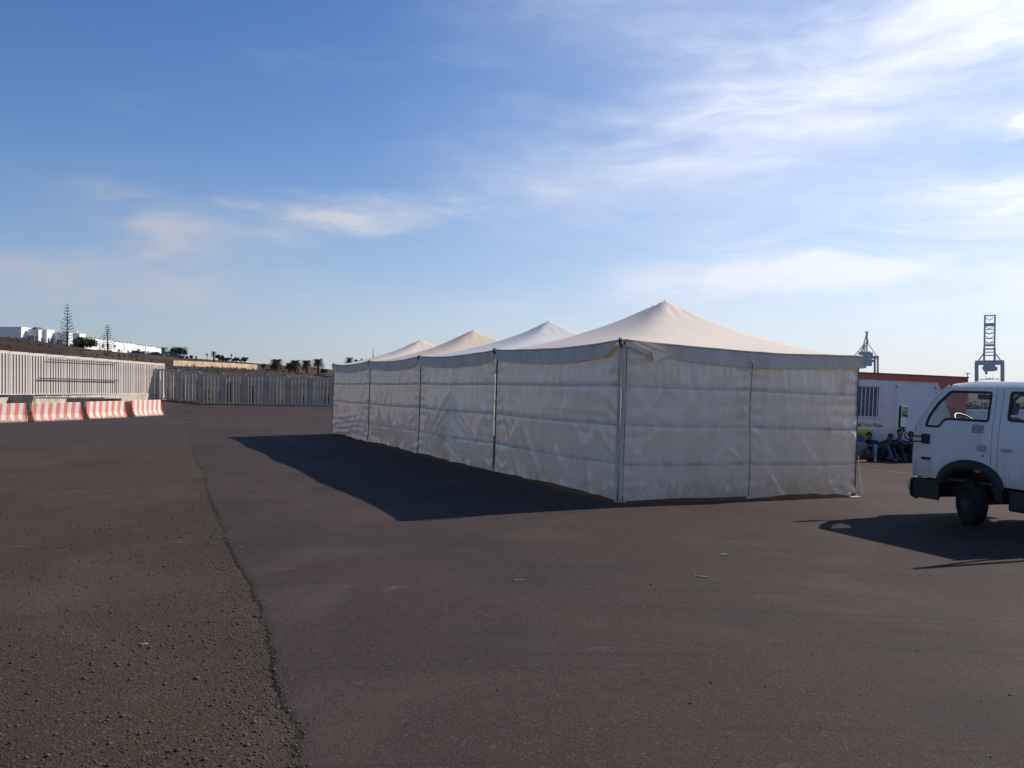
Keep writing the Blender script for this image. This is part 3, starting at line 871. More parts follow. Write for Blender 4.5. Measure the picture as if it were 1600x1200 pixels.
# scrub tufts over it
def leaf_cloud(centers, radii, n, size, squash=0.8, up=0.3):
    """n small leaf faces spread through ellipsoids; returns verts, faces arrays"""
    k = rng.integers(0, len(centers), n)
    d = rng.standard_normal((n, 3)); d /= np.linalg.norm(d, axis=1)[:, None]
    r = rng.random(n)**0.45
    c = np.asarray(centers)[k] + d*r[:, None]*np.asarray(radii)[k]
    nrm = d*0.7 + rng.standard_normal((n, 3))*0.6 + np.array([0, 0, up]); nrm /= np.linalg.norm(nrm, axis=1)[:, None]
    a = np.cross(nrm, rng.standard_normal((n, 3))); a /= np.linalg.norm(a, axis=1)[:, None]
    b_ = np.cross(nrm, a)
    s = size*(0.6 + 0.8*rng.random(n))[:, None]
    V = np.stack([c - a*s, c - b_*s*0.5, c + a*s, c + b_*s*0.5], 1)
    return V.reshape(-1, 3), np.arange(n*4).reshape(n, 4)
def quads(name, V, F, mats, parent=None):
    me = bpy.data.meshes.new(name)
    me.vertices.add(len(V)); me.vertices.foreach_set('co', V.reshape(-1).astype(np.float32))
    me.loops.add(F.size); me.loops.foreach_set('vertex_index', F.reshape(-1).astype(np.int32))
    me.polygons.add(len(F)); me.polygons.foreach_set('loop_start', np.arange(0, F.size, 4, dtype=np.int32))
    me.materials.append(mats); me.update(calc_edges=True)
    return link(name, me, parent)
def leafmat(name, col):
    return pmat(name, col, 0.7, 0.55, 1.2, spec=0.25, col2=tuple(c*0.4 for c in col))
M_leaf = leafmat('leaf_green', (0.075, 0.10, 0.035)); M_leafd = leafmat('leaf_dark', (0.040, 0.055, 0.030)); M_pine = leafmat('pine_green', (0.045, 0.060, 0.045))
M_palm = leafmat('palm_green', (0.060, 0.075, 0.032)); M_bark = pmat('bark', (0.10, 0.075, 0.055), 0.9, 0.4, 4)
M_scrub = leafmat('scrub', (0.085, 0.070, 0.040))
ns = 1500
sx = rng.uniform(-130, -5, ns); sy = rng.uniform(82, 168, ns)
cz = hill_z(sx, sy)
rad = 0.15 + 0.4*rng.random(ns)**2
cen = np.stack([sx, sy, cz + rad*0.3], -1)
V, F = leaf_cloud(cen, np.stack([rad*1.3, rad*1.3, rad*0.8], -1), 26000, 0.13)
o = quads('hill_scrub', V, F, M_scrub); tag(o, 'low dry scrub tufts dotted over the hillside', kind='stuff')

# ------------------------------------------------------------------ terrace wall on the hill
M_tan = pmat('tan_stone', (0.50, 0.37, 0.25), 0.9, 0.4, 0.9, 0.6, 6, col2=(0.32, 0.22, 0.15))
root = empty('terrace_wall', (-54, 150, 0))
tag(root, 'sunlit tan dry stone terrace wall on the hillside', 'wall')
P0, P1 = Vector((-59.2, 150)), Vector((-60.6, 204))
prev = None
for k in range(12):
    a_ = P0.lerp(P1, k/12); b_ = P0.lerp(P1, (k+1)/12)
    za = zat(564 + 7*(k/12), a_.y) ; zb = zat(564 + 7*((k+1)/12), b_.y)
    mb = MB()
    lo = min(hill_z(a_.x, a_.y), hill_z(b_.x, b_.y)) - 0.8
    q = [(a_.x+54, a_.y-150), (b_.x+54, b_.y-150), (b_.x+54-1.0, b_.y-150), (a_.x+54-1.0, a_.y-150)]
    zt = (za, zb, zb, za)
    mb.add([(x, y, float(lo)) for x, y in q] + [(x, y, z) for (x, y), z in zip(q, zt)], [(0,1,5,4), (1,2,6,5), (2,3,7,6), (3,0,4,7), (4,5,6,7)])
    mb.build('stone_section', M_tan, root)
# ------------------------------------------------------------------ white houses on the hill
M_hw = pmat('house_white', (0.80, 0.78, 0.75), 0.8, 0.06, 1.0)
M_glassd = pmat('window_blue_dark', (0.05, 0.08, 0.14), 0.15, 0.3, 0.6, spec=0.6)
M_shut = pmat('shutter_blue', (0.07, 0.13, 0.26), 0.5)
M_roofb = pmat('roof_brown', (0.12, 0.075, 0.06), 0.8)
def house(name, px0, px1, pyt, Y, depth, label, wins_f=(), wins_s=(), extras=None, base=9.0, cat='house'):
    """front wall faces the lot; px0..px1 its span, pyt its parapet; side wall on the right"""
    x0, x1 = (px0-800)/1340*Y, (px1-800)/1340*Y
    zt = zat(pyt, Y)
    root = empty(name, (x0, Y, base)); tag(root, label, cat, 'white houses on the hill')
    wd = x1 - x0; h = zt - base
    mb = MB(); mb.box(0, wd, 0, depth, -4, h); mb.build('wall', M_hw, root)
    mb = MB()
    mb.box(-0.05, wd + 0.05, -0.05, 0.22, h + 0.002, h + 0.28); mb.box(wd - 0.22, wd + 0.05, 0.22, depth + 0.05, h + 0.002, h + 0.28)
    mb.box(-0.05, 0.2, 0.22, depth + 0.05, h + 0.002, h + 0.28)
    mb.build('parapet', M_hw, root)
    for (u0, u1, z0, z1, mt) in wins_f:
        mb = MB(); mb.box(wd*u0, wd*u1, -0.03, 0.05, h*z0, h*z1); wo_ = mb.build('window', mt, root)
        mb = MB(); mb.box(wd*u0 - 0.08, wd*u1 + 0.08, -0.12, 0.0, h*z0 - 0.10, h*z0 - 0.01); mb.box(wd*(u0+u1)/2 - 0.03, wd*(u0+u1)/2 + 0.03, -0.06, -0.031, h*z0, h*z1); mb.build('frame', M_hw, wo_)
    for (u0, u1, z0, z1, mt) in wins_s:
        mb = MB(); mb.box(wd - 0.05, wd + 0.03, depth*u0, depth*u1, h*z0, h*z1); wo_ = mb.build('window', mt, root)
        mb = MB(); mb.box(wd, wd + 0.12, depth*u0 - 0.08, depth*u1 + 0.08, h*z0 - 0.10, h*z0 - 0.01); mb.build('frame', M_hw, wo_)
    if extras: extras(root, wd, depth, h)
    return root
GD = M_glassd; SH = M_shut
def ex_chim(root, wd, dp, h):
    mb = MB(); mb.box(wd*0.35, wd*0.35 + 0.5, dp*0.4, dp*0.4 + 0.5, h, h + 0.9); mb.build('chimney', M_hw, root)
def ex_tower(root, wd, dp, h):
    mb = MB(); mb.box(-1, wd*0.34, 1.0, dp, h + 0.01, h + 1.05); mb.build('upper_storey', M_hw, root)
    mb = MB(); mb.ellipsoid((wd*0.1, 2, h + 1.5), (0.35, 0.35, 0.45), 10, 6); mb.build('chimney', M_roofb, root)
    mb = MB(); mb.box(wd*0.55, wd*0.75, 1.0, 4, h + 0.01, h + 0.38); mb.build('roof_block', M_hw, root)
def ex_perg(root, wd, dp, h):
    mb = MB(); mb.add([(wd*-0.1, 1, h + .1), (wd*0.75, 1, h + .1), (wd*0.4, 1.0, h + 0.95), (wd*-0.1, 4, h + .1), (wd*0.75, 4, h + .1), (wd*0.4, 4, h + 0.95)], [(0,1,2), (3,5,4), (0,3,4,1), (1,4,5,2), (2,5,3,0)])
    mb.build('gable_roof', M_roofb, root)
house('villa', -55, 33, 513.5, 200, 3.6, 'white villa at the far left of the hilltop with upper storey', ((0.68, 0.735, 0.12, 0.42, GD), (0.865, 0.925, 0.1, 0.42, SH), (0.4, 0.46, 0.15, 0.45, GD)), (), ex_tower, 10.2)
house('villa', 44, 60, 517.5, 202, 3.0, 'white villa with wide blue glazing and small brown gable', ((0.02, 0.55, 0.05, 0.72, GD), (0.72, 0.92, 0.05, 0.7, SH)), ((0.35, 0.7, 0.15, 0.62, SH),), ex_perg, 10.2)
house('villa', 66.5, 73, 517.5, 204, 3.4, 'narrow white villa with two slim windows on its lit side', (), ((0.14, 0.36, 0.15, 0.6, GD), (0.56, 0.80, 0.15, 0.6, GD)), None, 10.2)
house('villa', 85, 107, 522, 207, 2.0, 'low white villa partly hidden by the tall pine', ((0.18, 0.55, 0.0, 0.62, GD),), ((0.2, 0.7, 0.0, 0.4, GD),), None, 10.2)
house('villa', 108, 124, 523.5, 216, 3.2, 'white villa roof showing above the round tree', (), (), ex_chim, 10.2)
# terraced row along x = -124
RX = -124.0
for k in range(7):
    ya_ = 250 + 8.0*k
    root = empty('terraced_house', (RX, ya_, 9.5))
    tag(root, ['first white terraced house of the row, behind the round tree', 'white terraced house behind the short pine', 'white terraced house just right of the short pine',
               'white terraced house with a blue door', 'white terraced house with a wide grey window', 'plain white terraced house near the end of the row',
               'last white terraced house, at the right end of the row'][k], 'house', 'terraced row on the hill')
    h = 15.35 - 0.16*k + 0.12*(k % 2) - 9.5
    mb = MB(); mb.box(-8, 0.15*(k % 2), 0.02, 7.98, -4, h); mb.build('wall', M_hw, root)
    mb = MB(); mb.box(-1.2, 0.2, 0.02, 0.32, h + 0.002, h + 0.35); mb.build('parapet', M_hw, root)
    for c in range(3):
        mb = MB(); mb.box(-0.9, -0.5, 1.5 + 2.4*c, 1.9 + 2.4*c, h + 0.001, h + 0.42); mb.build('chimney', M_bare, root)
    xo = 0.15*(k % 2)
    specs = [((1.2, 2.6, 3.6, 4.8, GD), (4.6, 6.4, 3.6, 4.6, GD)), ((1.0, 2.2, 3.4, 4.5, GD), (4.2, 5.6, 3.4, 4.5, GD)), ((0.8, 2.4, 3.8, 4.6, GD), (3.6, 5.4, 2.3, 3.4, GD), (6.2, 6.8, 2.2, 3.2, GD)),
             ((2.0, 3.4, 1.4, 3.2, SH), (5.6, 6.4, 1.6, 3.6, GD)), ((1.6, 4.2, 3.2, 4.0, GD), (2, 5, 1.6, 2.4, GD)), ((2.2, 3.6, 1.2, 2.4, GD),), ((2.0, 4.2, 2.9, 3.3, GD),)][k]
    for (a_, b_, z0, z1, mt) in specs:
        mb = MB(); mb.box(xo - 0.05, xo + 0.03, a_, b_, z0, z1); wo_ = mb.build('window', mt, root)
        mb = MB(); mb.box(xo + 0.001, xo + 0.12, a_ - 0.1, b_ + 0.1, z0 - 0.14, z0 - 0.02); mb.build('sill', M_hw, wo_)
M_grn = pmat('green_paint', (0.10, 0.26, 0.15), 0.6)
root = empty('green_kiosk', tuple(at(252, 558, 262))); tag(root, 'small green kiosk at the end of the terraced row', 'kiosk')
mb = MB(); mb.box(0, 1.2, 0, 2, -1, 2.6); mb.build('body', M_grn, root); mb = MB(); mb.box(-0.1, 1.3, -0.1, 2.1, 2.601, 2.75); mb.build('roof', M_dark, root)
mb = MB(); mb.box(1.3, 2.2, 0.2, 1.8, -1, 1.5); mb.build('side_box', pmat('pale_green', (0.30, 0.48, 0.36), 0.6), root)
# house roof and mast seen over the far tent
M_tile = pmat('roof_tile_tan', (0.36, 0.23, 0.16), 0.8)
root = empty('tile_roof_house', (-40, 230, 2)); tag(root, 'tan tiled house roof just visible above the farthest tent', 'house')
mb = MB(); mb.box(-2.2, 4.5, 0, 6, -3, zat(567, 230) - 2); mb.build('wall', M_hw, root)
zt = zat(566.8, 230) - 2
mb = MB(); mb.add([(-2.5, -0.3, zt), (5, -0.3, zt), (5, 6.3, zt), (-2.5, 6.3, zt), (-1.2, 3, zt + 0.75), (3.5, 3, zt + 0.75)], [(0,1,5,4), (1,2,5), (2,3,4,5), (3,0,4)]); mb.build('roof', M_tile, root)
root = empty('antenna_mast', (at(583, 570, 200).x, 200, 2)); tag(root, 'thin pointed mast rising behind the farthest tent', 'mast')
mb = MB(); mb.tube([(0, 0, -3), (0, 0, zat(560, 200) - 2), (0.02, 0, zat(545, 200) - 2)], [0.13, 0.12, 0.03], 6); mb.build('pole', M_dark, root)

# ------------------------------------------------------------------ trees
def hz_at(x, y): return float(hill_z(x, y))
def pine(name, px, pyt, pyb, Y, label, wide):
    b_ = at(px, pyb, Y); h = (pyb - pyt)/1340*Y
    root = empty(name, (b_.x, b_.y, b_.z)); tag(root, label, 'tree')
    mb = MB(); mb.tube([(0, 0, -2.5), (0, 0, h*0.4), (0.03, 0, h*0.75), (0, 0, h)], [0.20, 0.14, 0.07, 0.015], 8)
    mb.build('trunk', M_bark, root, smooth=True)
    V = []; mbb = MB()
    levels = 13
    for i in range(levels):
        f = i/(levels - 1)
        z = h*(0.16 + 0.80*f)
        r = wide*(1 - f)**0.75*(0.9 + 0.2*random.random()) + 0.12
        nb = 6 if f < 0.7 else 5
        for k in range(nb):
            t = 2*math.pi*(k + random.random()*0.5)/nb + i
            rr = r*(0.50 + 0.75*random.random())
            dx, dy = math.cos(t), math.sin(t)
            tip = Vector((dx*rr, dy*rr, z + rr*0.28)); st = Vector((0, 0, z)); md = Vector((dx*rr*.55, dy*rr*.55, z + rr*0.02))
            mbb.tube([st, md, tip], [0.035, 0.025, 0.01], 4)
            m_ = int(16 + 34*rr)
            for _ in range(m_):
                q = 0.25 + 0.78*random.random()
                p = (st.lerp(md, q/0.55) if q < 0.55 else md.lerp(tip, (q - 0.55)/0.45))
                a_ = Vector((dx, dy, 0.35)).normalized()*random.uniform(0.14, 0.30)
                s_ = Vector((-dy, dx, 0))*random.choice((-1, 1))*random.uniform(0.05, 0.20) + Vector((0, 0, random.uniform(-0.02, 0.12)))
                p = p + Vector((0, 0, random.uniform(-.03, .05)))
                V += [p, p + a_*0.5 + s_*0.5, p + a_ + s_, p + a_*0.6 + s_*0.25]
    mbb.build('branches', M_bark, root)
    V = np.array([tuple(p) for p in V]); quads('crown', V, np.arange(len(V)).reshape(-1, 4), M_pine, root)
pine('norfolk_pine', 105, 475.5, 546, 185, 'tall slender pine with tiered branches beside the villas', 2.0)
pine('norfolk_pine', 168, 508, 557, 195, 'shorter tiered pine in front of the terraced row', 1.75)

def tree(name, px, pyb, wpx, hpx, Y, label, mat, n=1600, clumps=14, trunk=0.25, leaf=0.16, cat='tree'):
    b_ = at(px, pyb, Y); wd = wpx/1340*Y; h = hpx/1340*Y
    root = empty(name, tuple(b_)); tag(root, label, cat)
    mb = MB(); mb.tube([(0, 0, -2.5), (0.05, 0, h*0.35), (0, 0.05, h*0.6)], [0.16, 0.12, 0.05], 6)
    for k in range(4):
        t = k*1.57 + 0.4; mb.tube([(0, 0, h*0.25), (math.cos(t)*wd*0.2, math.sin(t)*wd*0.2, h*0.5), (math.cos(t)*wd*0.33, math.sin(t)*wd*0.33, h*0.68)], [0.08, 0.05, 0.02], 5)
    mb.build('trunk', M_bark, root)
    cs = []; rs = []
    for k in range(clumps):
        t = random.random()*6.283; rr = math.sqrt(random.random())*0.36*wd
        zc_ = h*(trunk + (1 - trunk)*random.uniform(0.22, 0.72)*(1 - 0.5*(rr/(0.5*wd))**2))
        cs.append((math.cos(t)*rr, math.sin(t)*rr, zc_)); q = wd*random.uniform(0.13, 0.22)
        rs.append((q, q, min(q*0.8, h*0.28)))
    V, F = leaf_cloud(cs, rs, n, leaf)
    quads('crown', V, F, mat, root)
tree('round_tree', 130, 547.5, 40, 24, 185, 'dense rounded green tree between the two pines', M_leaf, 4200, 26, 0.05, 0.17)
tree('shrub', 100, 546, 15, 8, 182, 'small grey green shrub at the foot of the tall pine', M_leafd, 700, 8, 0.0, 0.13, 'shrub')
tree('shrub', 158, 558, 26, 9, 190, 'low dark shrubs at the foot of the shorter pine', M_leafd, 900, 10, 0.0, 0.14, 'shrub')
tree('spreading_tree', 278, 561, 34, 20, 205, 'spreading dark tree right of the terraced row', M_leafd, 2400, 18, 0.22, 0.17)
tree('small_tree', 293, 563.5, 8, 8, 205, 'small tree just right of the spreading dark tree', M_leafd, 500, 6, 0.3, 0.12)
tree('small_tree', 299, 563.5, 7, 8.5, 207, 'small thin tree left of the lone post on the terrace', M_leafd, 500, 6, 0.4, 0.12)
tree('terrace_bush', 343, 564, 16, 10, 204, 'dark bush beside the small palm on the terrace', M_leafd, 900, 10, 0.0, 0.14, 'bush')
tree('terrace_bush', 353, 564.5, 18, 6.5, 204, 'low flat dark bush in the middle of the terrace', M_leafd, 800, 10, 0.0, 0.14, 'bush')
tree('terrace_bush', 369, 565, 12, 8, 203, 'uneven dark bush right of the terrace lamp', M_leafd, 800, 8, 0.0, 0.14, 'bush')
tree('terrace_bush', 382, 566, 16, 9.5, 203, 'rounded dark bush at the right end of the terrace', M_leafd, 1000, 10, 0.0, 0.14, 'bush')
tree('slope_bush', 411, 576, 12, 9, 160, 'brown green bush below the end of the terrace wall', M_scrub, 900, 8, 0.0, 0.12, 'bush')
tree('slope_bush', 506, 584, 14, 8, 160, 'small bush right of the row of palms', M_leafd, 700, 8, 0.0, 0.12, 'bush')
tree('cypress', 556.5, 572, 5.5, 14, 225, 'dark squat cypress beside the tiled roof', M_leafd, 900, 9, 0.0, 0.13)
tree('cypress', 565, 572, 3.2, 17, 226, 'thin pointed cypress behind the tiled roof', M_leafd, 600, 8, 0.0, 0.11)

def palm(name, px, pyc, pyb, wpx, Y, label, nf=64):
    c = at(px, pyc, Y); zb = at(px, pyb, Y).z; r = wpx/2/1340*Y
    root = empty(name, (c.x, c.y, zb)); tag(root, label, 'palm tree')
    h = c.z - zb
    mb = MB(); mb.tube([(0, 0, -1.2), (0.05, 0, h*0.5), (0, 0, h)], [0.24, 0.19, 0.17], 8); mb.build('trunk', M_bark, root, smooth=True)
    mb = MB()
    for k in range(nf):
        t = 2.4*k; e = -0.75 + 2.1*(k/nf)
        d = Vector((math.cos(t), math.sin(t), 0))
        L = r*1.25*random.uniform(0.85, 1.1)
        pts = []
        for j in range(6):
            q = j/5
            pts.append(Vector((0, 0, h)) + d*(L*q*math.cos(e*(1 - 0.3*q))) + Vector((0, 0, L*(math.sin(e)*q - 0.55*q*q))))
        sd = Vector((-d.y, d.x, 0))
        for j in range(5):
            for s in (-1, 1):
                for w2 in range(2):
                    a_ = pts[j].lerp(pts[j+1], w2*0.5); b2 = pts[j].lerp(pts[j+1], w2*0.5 + 0.4)
                    ln_ = L*0.30*(1 - 0.55*abs(j/5 - 0.35))
                    tip = (a_ + b2)/2 + sd*s*ln_ + d*ln_*0.5 - Vector((0, 0, ln_*0.35))
                    mb.add([a_, b2, tip], [(0, 1, 2)])
    mb.build('crown', M_palm, root)
for i, (px, pc, pb, wp, lb) in enumerate(((432, 567, 578, 21, 'leftmost and fullest palm of the hillside row'), (452, 571, 579, 13, 'short palm second in the hillside row'),
        (461, 568, 580, 18, 'third palm in the hillside row, crowded by its neighbours'), (479, 568, 580, 17, 'fourth palm in the hillside row'), (497, 566, 581, 17, 'rightmost and tallest palm of the hillside row'))):
    palm('palm_tree', px, pc, pb, wp, 178 + 3*(i % 2), lb)
palm('palm_tree', 466, 570, 580, 12, 184, 'small palm between the third and fourth of the hillside row', 24)
palm('palm_tree', 334, 552, 564, 9, 204, 'small palm standing on the stone terrace', 24)
palm('palm_tree', 546, 563, 574, 16, 200, 'palm showing above the eave of the farthest tent', 30)
for px, pt, lb in ((306.5, 557, 'short dark post on the terrace'), (323.5, 553, 'thin pole with a small sign on the terrace'), (361.5, 554, 'thin lamp pole between the terrace bushes')):
    b_ = at(px, 564, 204); root = empty('terrace_pole', tuple(b_)); tag(root, lb, 'pole')
    h = (564 - pt)/1340*204
    mb = MB(); mb.tube([(0, 0, -0.8), (0, 0, h)], 0.06 if px > 310 else 0.16, 6); mb.build('pole', M_dark, root)
    mb = MB(); mb.box(-0.16, 0.16, -0.05, 0.05, h*0.62, h*0.95); mb.build('sign_plate', M_dark, root)

for k in range(8):
    px = 262 + 36*k
    tree('fence_shrub', px, 637, 56, 42 + 7*math.sin(k*2.3), 74.6, ['dark shrub behind the grey fence beside the slatted wall', 'second dark shrub behind the grey fence', 'third dark shrub behind the grey fence', 'dark shrub behind the middle of the grey fence',
         'dark shrub behind the fence below the first palms', 'dark shrub behind the fence below the last palms', 'dark shrub behind the lower right fence panels', 'dark shrub behind the fence next to the farthest tent'][k], M_leafd, 4200, 22, 0.0, 0.14, 'shrub')
# ------------------------------------------------------------------ cars on the hill
M_glass_far = pmat('far_glass', (0.03, 0.04, 0.06), 0.1, spec=0.7)
M_tyre = pmat('tyre_rubber', (0.011, 0.011, 0.011), 0.85, 0.4, 12, 0.2, 60)
def far_car(px, py, Y, col, label, rz, ln=4.2):
    m = pmat('car_paint_%d' % int(px), col, 0.3, spec=0.5, coat=0.3)
    b_ = at(px, py, Y); root = empty('parked_car', tuple(b_), rz); tag(root, label, 'car', 'cars parked on the hill')
    W = 1.7
    prof = [(-2.1, 0.3), (-2.1, 0.8), (-1.95, 0.95), (-1.3, 1.0), (-0.9, 1.42), (0.5, 1.45), (1.05, 0.98), (1.9, 0.85), (2.1, 0.7), (2.1, 0.3)]
    mb = MB(); n = len(prof)
    yin = lambda z: W/2 - (0.12 if z > 1.1 else 0)
    mb.add([(x, -yin(z), z) for x, z in prof] + [(x, yin(z), z) for x, z in prof], [tuple(range(n)), tuple(range(2*n-1, n-1, -1))] + [(k, k+n, (k+1) % n + n, (k+1) % n) for k in range(n)])
    mb.build('body', m, root)
    for s in (-1, 1):
        mb = MB(); mb.add([(-1.15, s*(W/2 - 0.045), 1.02), (-0.85, s*(W/2 - 0.11), 1.36), (0.45, s*(W/2 - 0.11), 1.38), (0.88, s*(W/2 - 0.045), 1.02)], [(0, 1, 2, 3)]); mb.build('window', M_glass_far, root)
        for x in (-1.3, 1.3):
            mb = MB(); mb.lathe([(0.0, -0.1), (0.31, -0.1), (0.31, 0.1), (0.0, 0.1)], 14, Matrix.Translation((x, s*(W/2 - 0.06), 0.31)) @ Matrix.Rotation(R(90), 4, 'Z')); mb.build('wheel', M_tyre, root)
far_car(214, 557.5, 225, (0.04, 0.05, 0.09), 'dark blue car parked before the terraced row', R(8))
far_car(228, 558, 232, (0.10, 0.12, 0.16), 'slate grey car parked right of the dark blue car', R(70))
far_car(244, 559.5, 228, (0.03, 0.03, 0.035), 'black car parked near the green kiosk', R(5))
far_car(274, 562.5, 200, (0.09, 0.10, 0.14), 'grey car parked under the spreading dark tree', R(12))

# ------------------------------------------------------------------ site container with barred window
SL = math.atan(0.046)
CY = 26.2
CX1 = (1505-800)/1340*CY; CX0 = CX1 - 6.0
root = empty('site_container', (0, 0, 0))
root.matrix_world = Matrix.Translation((CX0, CY, gz(CX0, CY) + ASPH - 0.02)) @ Matrix.Rotation(SL, 4, 'Y')
tag(root, 'white site cabin with red roof band and barred window behind the tent', 'cabin')
def cx(px): return ((px-800)/1340*CY - CX0)
M_cab = pmat('cabin_white', (0.66, 0.65, 0.63), 0.5, 0.08, 1.2)
M_red = pmat('cabin_red', (0.50, 0.12, 0.085), 0.5, 0.15, 2)
M_doorw = pmat('cabin_door', (0.66, 0.68, 0.72), 0.45, 0.05, 2)
HT = 2.62
mb = MB(); mb.box(0, 6, 0, 2.4, 0.02, HT - 0.02); mb.build('wall', M_cab, root)
mb = MB(); mb.box(-0.04, 6.04, -0.05, 2.45, HT - 0.019, HT + 0.02); mb.build('roof', pmat('cabin_roof', (0.12, 0.10, 0.10), 0.7), root)
mb = MB(); mb.box(-0.02, 6.02, -0.025, 0.0, HT - 0.195, HT - 0.02); mb.build('red_fascia', M_red, root)
xa, xb_ = cx(1461), cx(1487)
mb = MB(); mb.add([(xa, -0.02, HT - 0.196), (6.01, -0.02, HT - 0.196), (6.01, -0.02, 0.05), (cx(1500), -0.02, 0.05), (xb_, -0.02, HT - 1.43)], [(0, 4, 3, 2, 1)])
mb.add([(6.012, -0.02, HT - 0.196), (6.012, 2.41, HT - 0.196), (6.012, 2.41, 0.05), (6.012, -0.02, 0.05)], [(0, 3, 2, 1)])
mb.build('red_corner_band', M_red, root)
w0, w1, z0, z1 = cx(1316), cx(1371), HT - 1.38, HT - 0.36
mb = MB(); mb.box(w0 + 0.05, w1 - 0.05, -0.012, 0.01, z0 + 0.05, z1 - 0.05); win = mb.build('window', pmat('cabin_glass', (0.10, 0.12, 0.15), 0.2, 0.3, 2, spec=0.5), root)
mb = MB()
mb.box(w0, w1, -0.05, -0.0125, z1 - 0.06, z1); mb.box(w0, w1, -0.05, -0.0125, z0, z0 + 0.06)
mb.box(w0, w0 + 0.06, -0.05, -0.0125, z0 + 0.06, z1 - 0.06); mb.box(w1 - 0.06, w1, -0.05, -0.0125, z0 + 0.06, z1 - 0.06)
mb.build('frame', M_doorw, win)
for k in range(1, 9):
    x = w0 + (w1 - w0)*k/9
    mb = MB(); mb.tube([(x, -0.07, z0 + 0.005), (x, -0.07, z1 - 0.005)], 0.012, 6); mb.build('bar', M_doorw, win)
d0, d1 = cx(1397), cx(1455)
mb = MB(); mb.box(d0, d1, -0.03, 0.0, 0.12, HT - 0.40); dr = mb.build('door', M_doorw, root)
mb = MB(); mb.box(d0 + 0.08, d0 + 0.11, -0.08, -0.031, 1.05, 1.08); mb.tube([(d0 + 0.09, -0.075, 1.065), (d0 + 0.22, -0.075, 1.065)], 0.012, 6); mb.build('handle', M_steelp, dr)
mb = MB(); mb.box(d0 - 0.05, d0 - 0.005, -0.02, 0.0, 0.1, HT - 0.35); mb.box(d1 + 0.005, d1 + 0.05, -0.02, 0.0, 0.1, HT - 0.35); mb.box(d0 - 0.05, d1 + 0.05, -0.02, 0.0, HT - 0.395, HT - 0.35); mb.build('door_frame', M_cab, root)
for x in (0.06, 5.94):
    mb = MB(); mb.box(x - 0.06, x + 0.06, -0.015, 0.1, 0.0, 0.14); mb.build('corner_foot', M_steelp, root)
# lettering and cross
def text_mesh(body, size, mat, name, parent, loc, rot=(R(90), 0, 0), ext=0.002):
    cu = bpy.data.curves.new(name, 'FONT'); cu.body = body; cu.size = size; cu.extrude = ext
    tmp = bpy.data.objects.new(name, cu); COL.objects.link(tmp)
    dg = bpy.context.evaluated_depsgraph_get()
    me = bpy.data.meshes.new_from_object(tmp.evaluated_get(dg))
    bpy.data.objects.remove(tmp)
    me.materials.clear(); me.materials.append(mat)
    o = link(name, me, parent); o.location = loc; o.rotation_euler = rot
    return o
M_ink = pmat('sign_ink', (0.04, 0.04, 0.05), 0.6)
text_mesh('Cruz Roja', 0.158, M_ink, 'lettering', root, (cx(1343), -0.008, HT - 1.63))
M_cross = pmat('cross_red', (0.62, 0.04, 0.05), 0.5)
mb = MB(); c0 = cx(1335.5); zc = HT - 1.60
mb.box(c0 - 0.045, c0 + 0.045, -0.010, -0.001, zc - 0.14, zc + 0.14); mb.box(c0 - 0.14, c0 - 0.0455, -0.010, -0.001, zc - 0.045, zc + 0.045); mb.box(c0 + 0.0455, c0 + 0.14, -0.010, -0.001, zc - 0.045, zc + 0.045)
mb.build('cross_emblem', M_cross, root)

def on_lot(px, Y, dz=0.0):
    x = (px-800)/1340*Y
    return Vector((x, Y, gz(x, Y) + ASPH + dz))

# yellow chest, backpack and red item by the wall
M_yel = pmat('yellow_plastic', (0.62, 0.40, 0.03), 0.45, 0.15, 3)
p = on_lot(1340, 25.95); root = empty('yellow_chest', tuple(p)); tag(root, 'yellow plastic chest against the cabin below the red cross', 'chest')
mb = MB(); mb.bevbox(-0.45, 0.36, -0.20, 0.20, 0.02, 0.74, 0.03); mb.build('body', M_yel, root)
mb = MB(); mb.bevbox(-0.48, 0.39, -0.23, 0.22, 0.742, 0.86, 0.03); mb.build('lid', M_yel, root)
M_blueb = pmat('blue_nylon', (0.035, 0.075, 0.22), 0.7, 0.3, 6)
def backpack(px, Y, dz, mat, label, sc=1.0, rz=0.0):
    p = on_lot(px, Y, dz); root = empty('backpack', tuple(p), rz); tag(root, label, 'backpack')
    bm = bmesh.new(); bmesh.ops.create_cube(bm, size=1); bmesh.ops.subdivide_edges(bm, edges=bm.edges, cuts=4, use_grid_fill=True)
    for v in bm.verts:
        q = v.co.normalized()*0.62; v.co = v.co.lerp(q, 0.55)
        v.co = Vector((v.co.x*0.34, v.co.y*0.24, (v.co.z + 0.5)*0.46))*sc; v.co += Vector((1, 1, 0))*0.02*noise.noise(v.co*9)
    mb = MB().from_bm(bm); mb.build('sack', mat, root, smooth=True)
    bm = bmesh.new(); bmesh.ops.create_cube(bm, size=1); bmesh.ops.bevel(bm, geom=list(bm.edges), offset=0.25, segments=3, affect='EDGES')
    for v in bm.verts: v.co = Vector((v.co.x*0.24, v.co.y*0.10 - 0.14, v.co.z*0.2 + 0.16))*sc
    mb = MB().from_bm(bm); mb.build('pocket', mat, root, smooth=True)
    mb = MB(); mb.tube([(-0.05*sc, 0, 0.45*sc), (-0.03*sc, 0, 0.52*sc), (0.03*sc, 0, 0.52*sc), (0.05*sc, 0, 0.45*sc)], 0.012, 6); mb.build('handle_loop', M_dark, root, smooth=True)
backpack(1342.5, 25.35, 0.26, M_blueb, 'blue backpack piled at the left of the seated people', 0.95)
backpack(1343, 25.2, 0.0, pmat('grey_nylon', (0.16, 0.17, 0.20), 0.8, 0.3, 6), 'grey sack on the ground beneath the blue backpack', 1.15, 0.4)
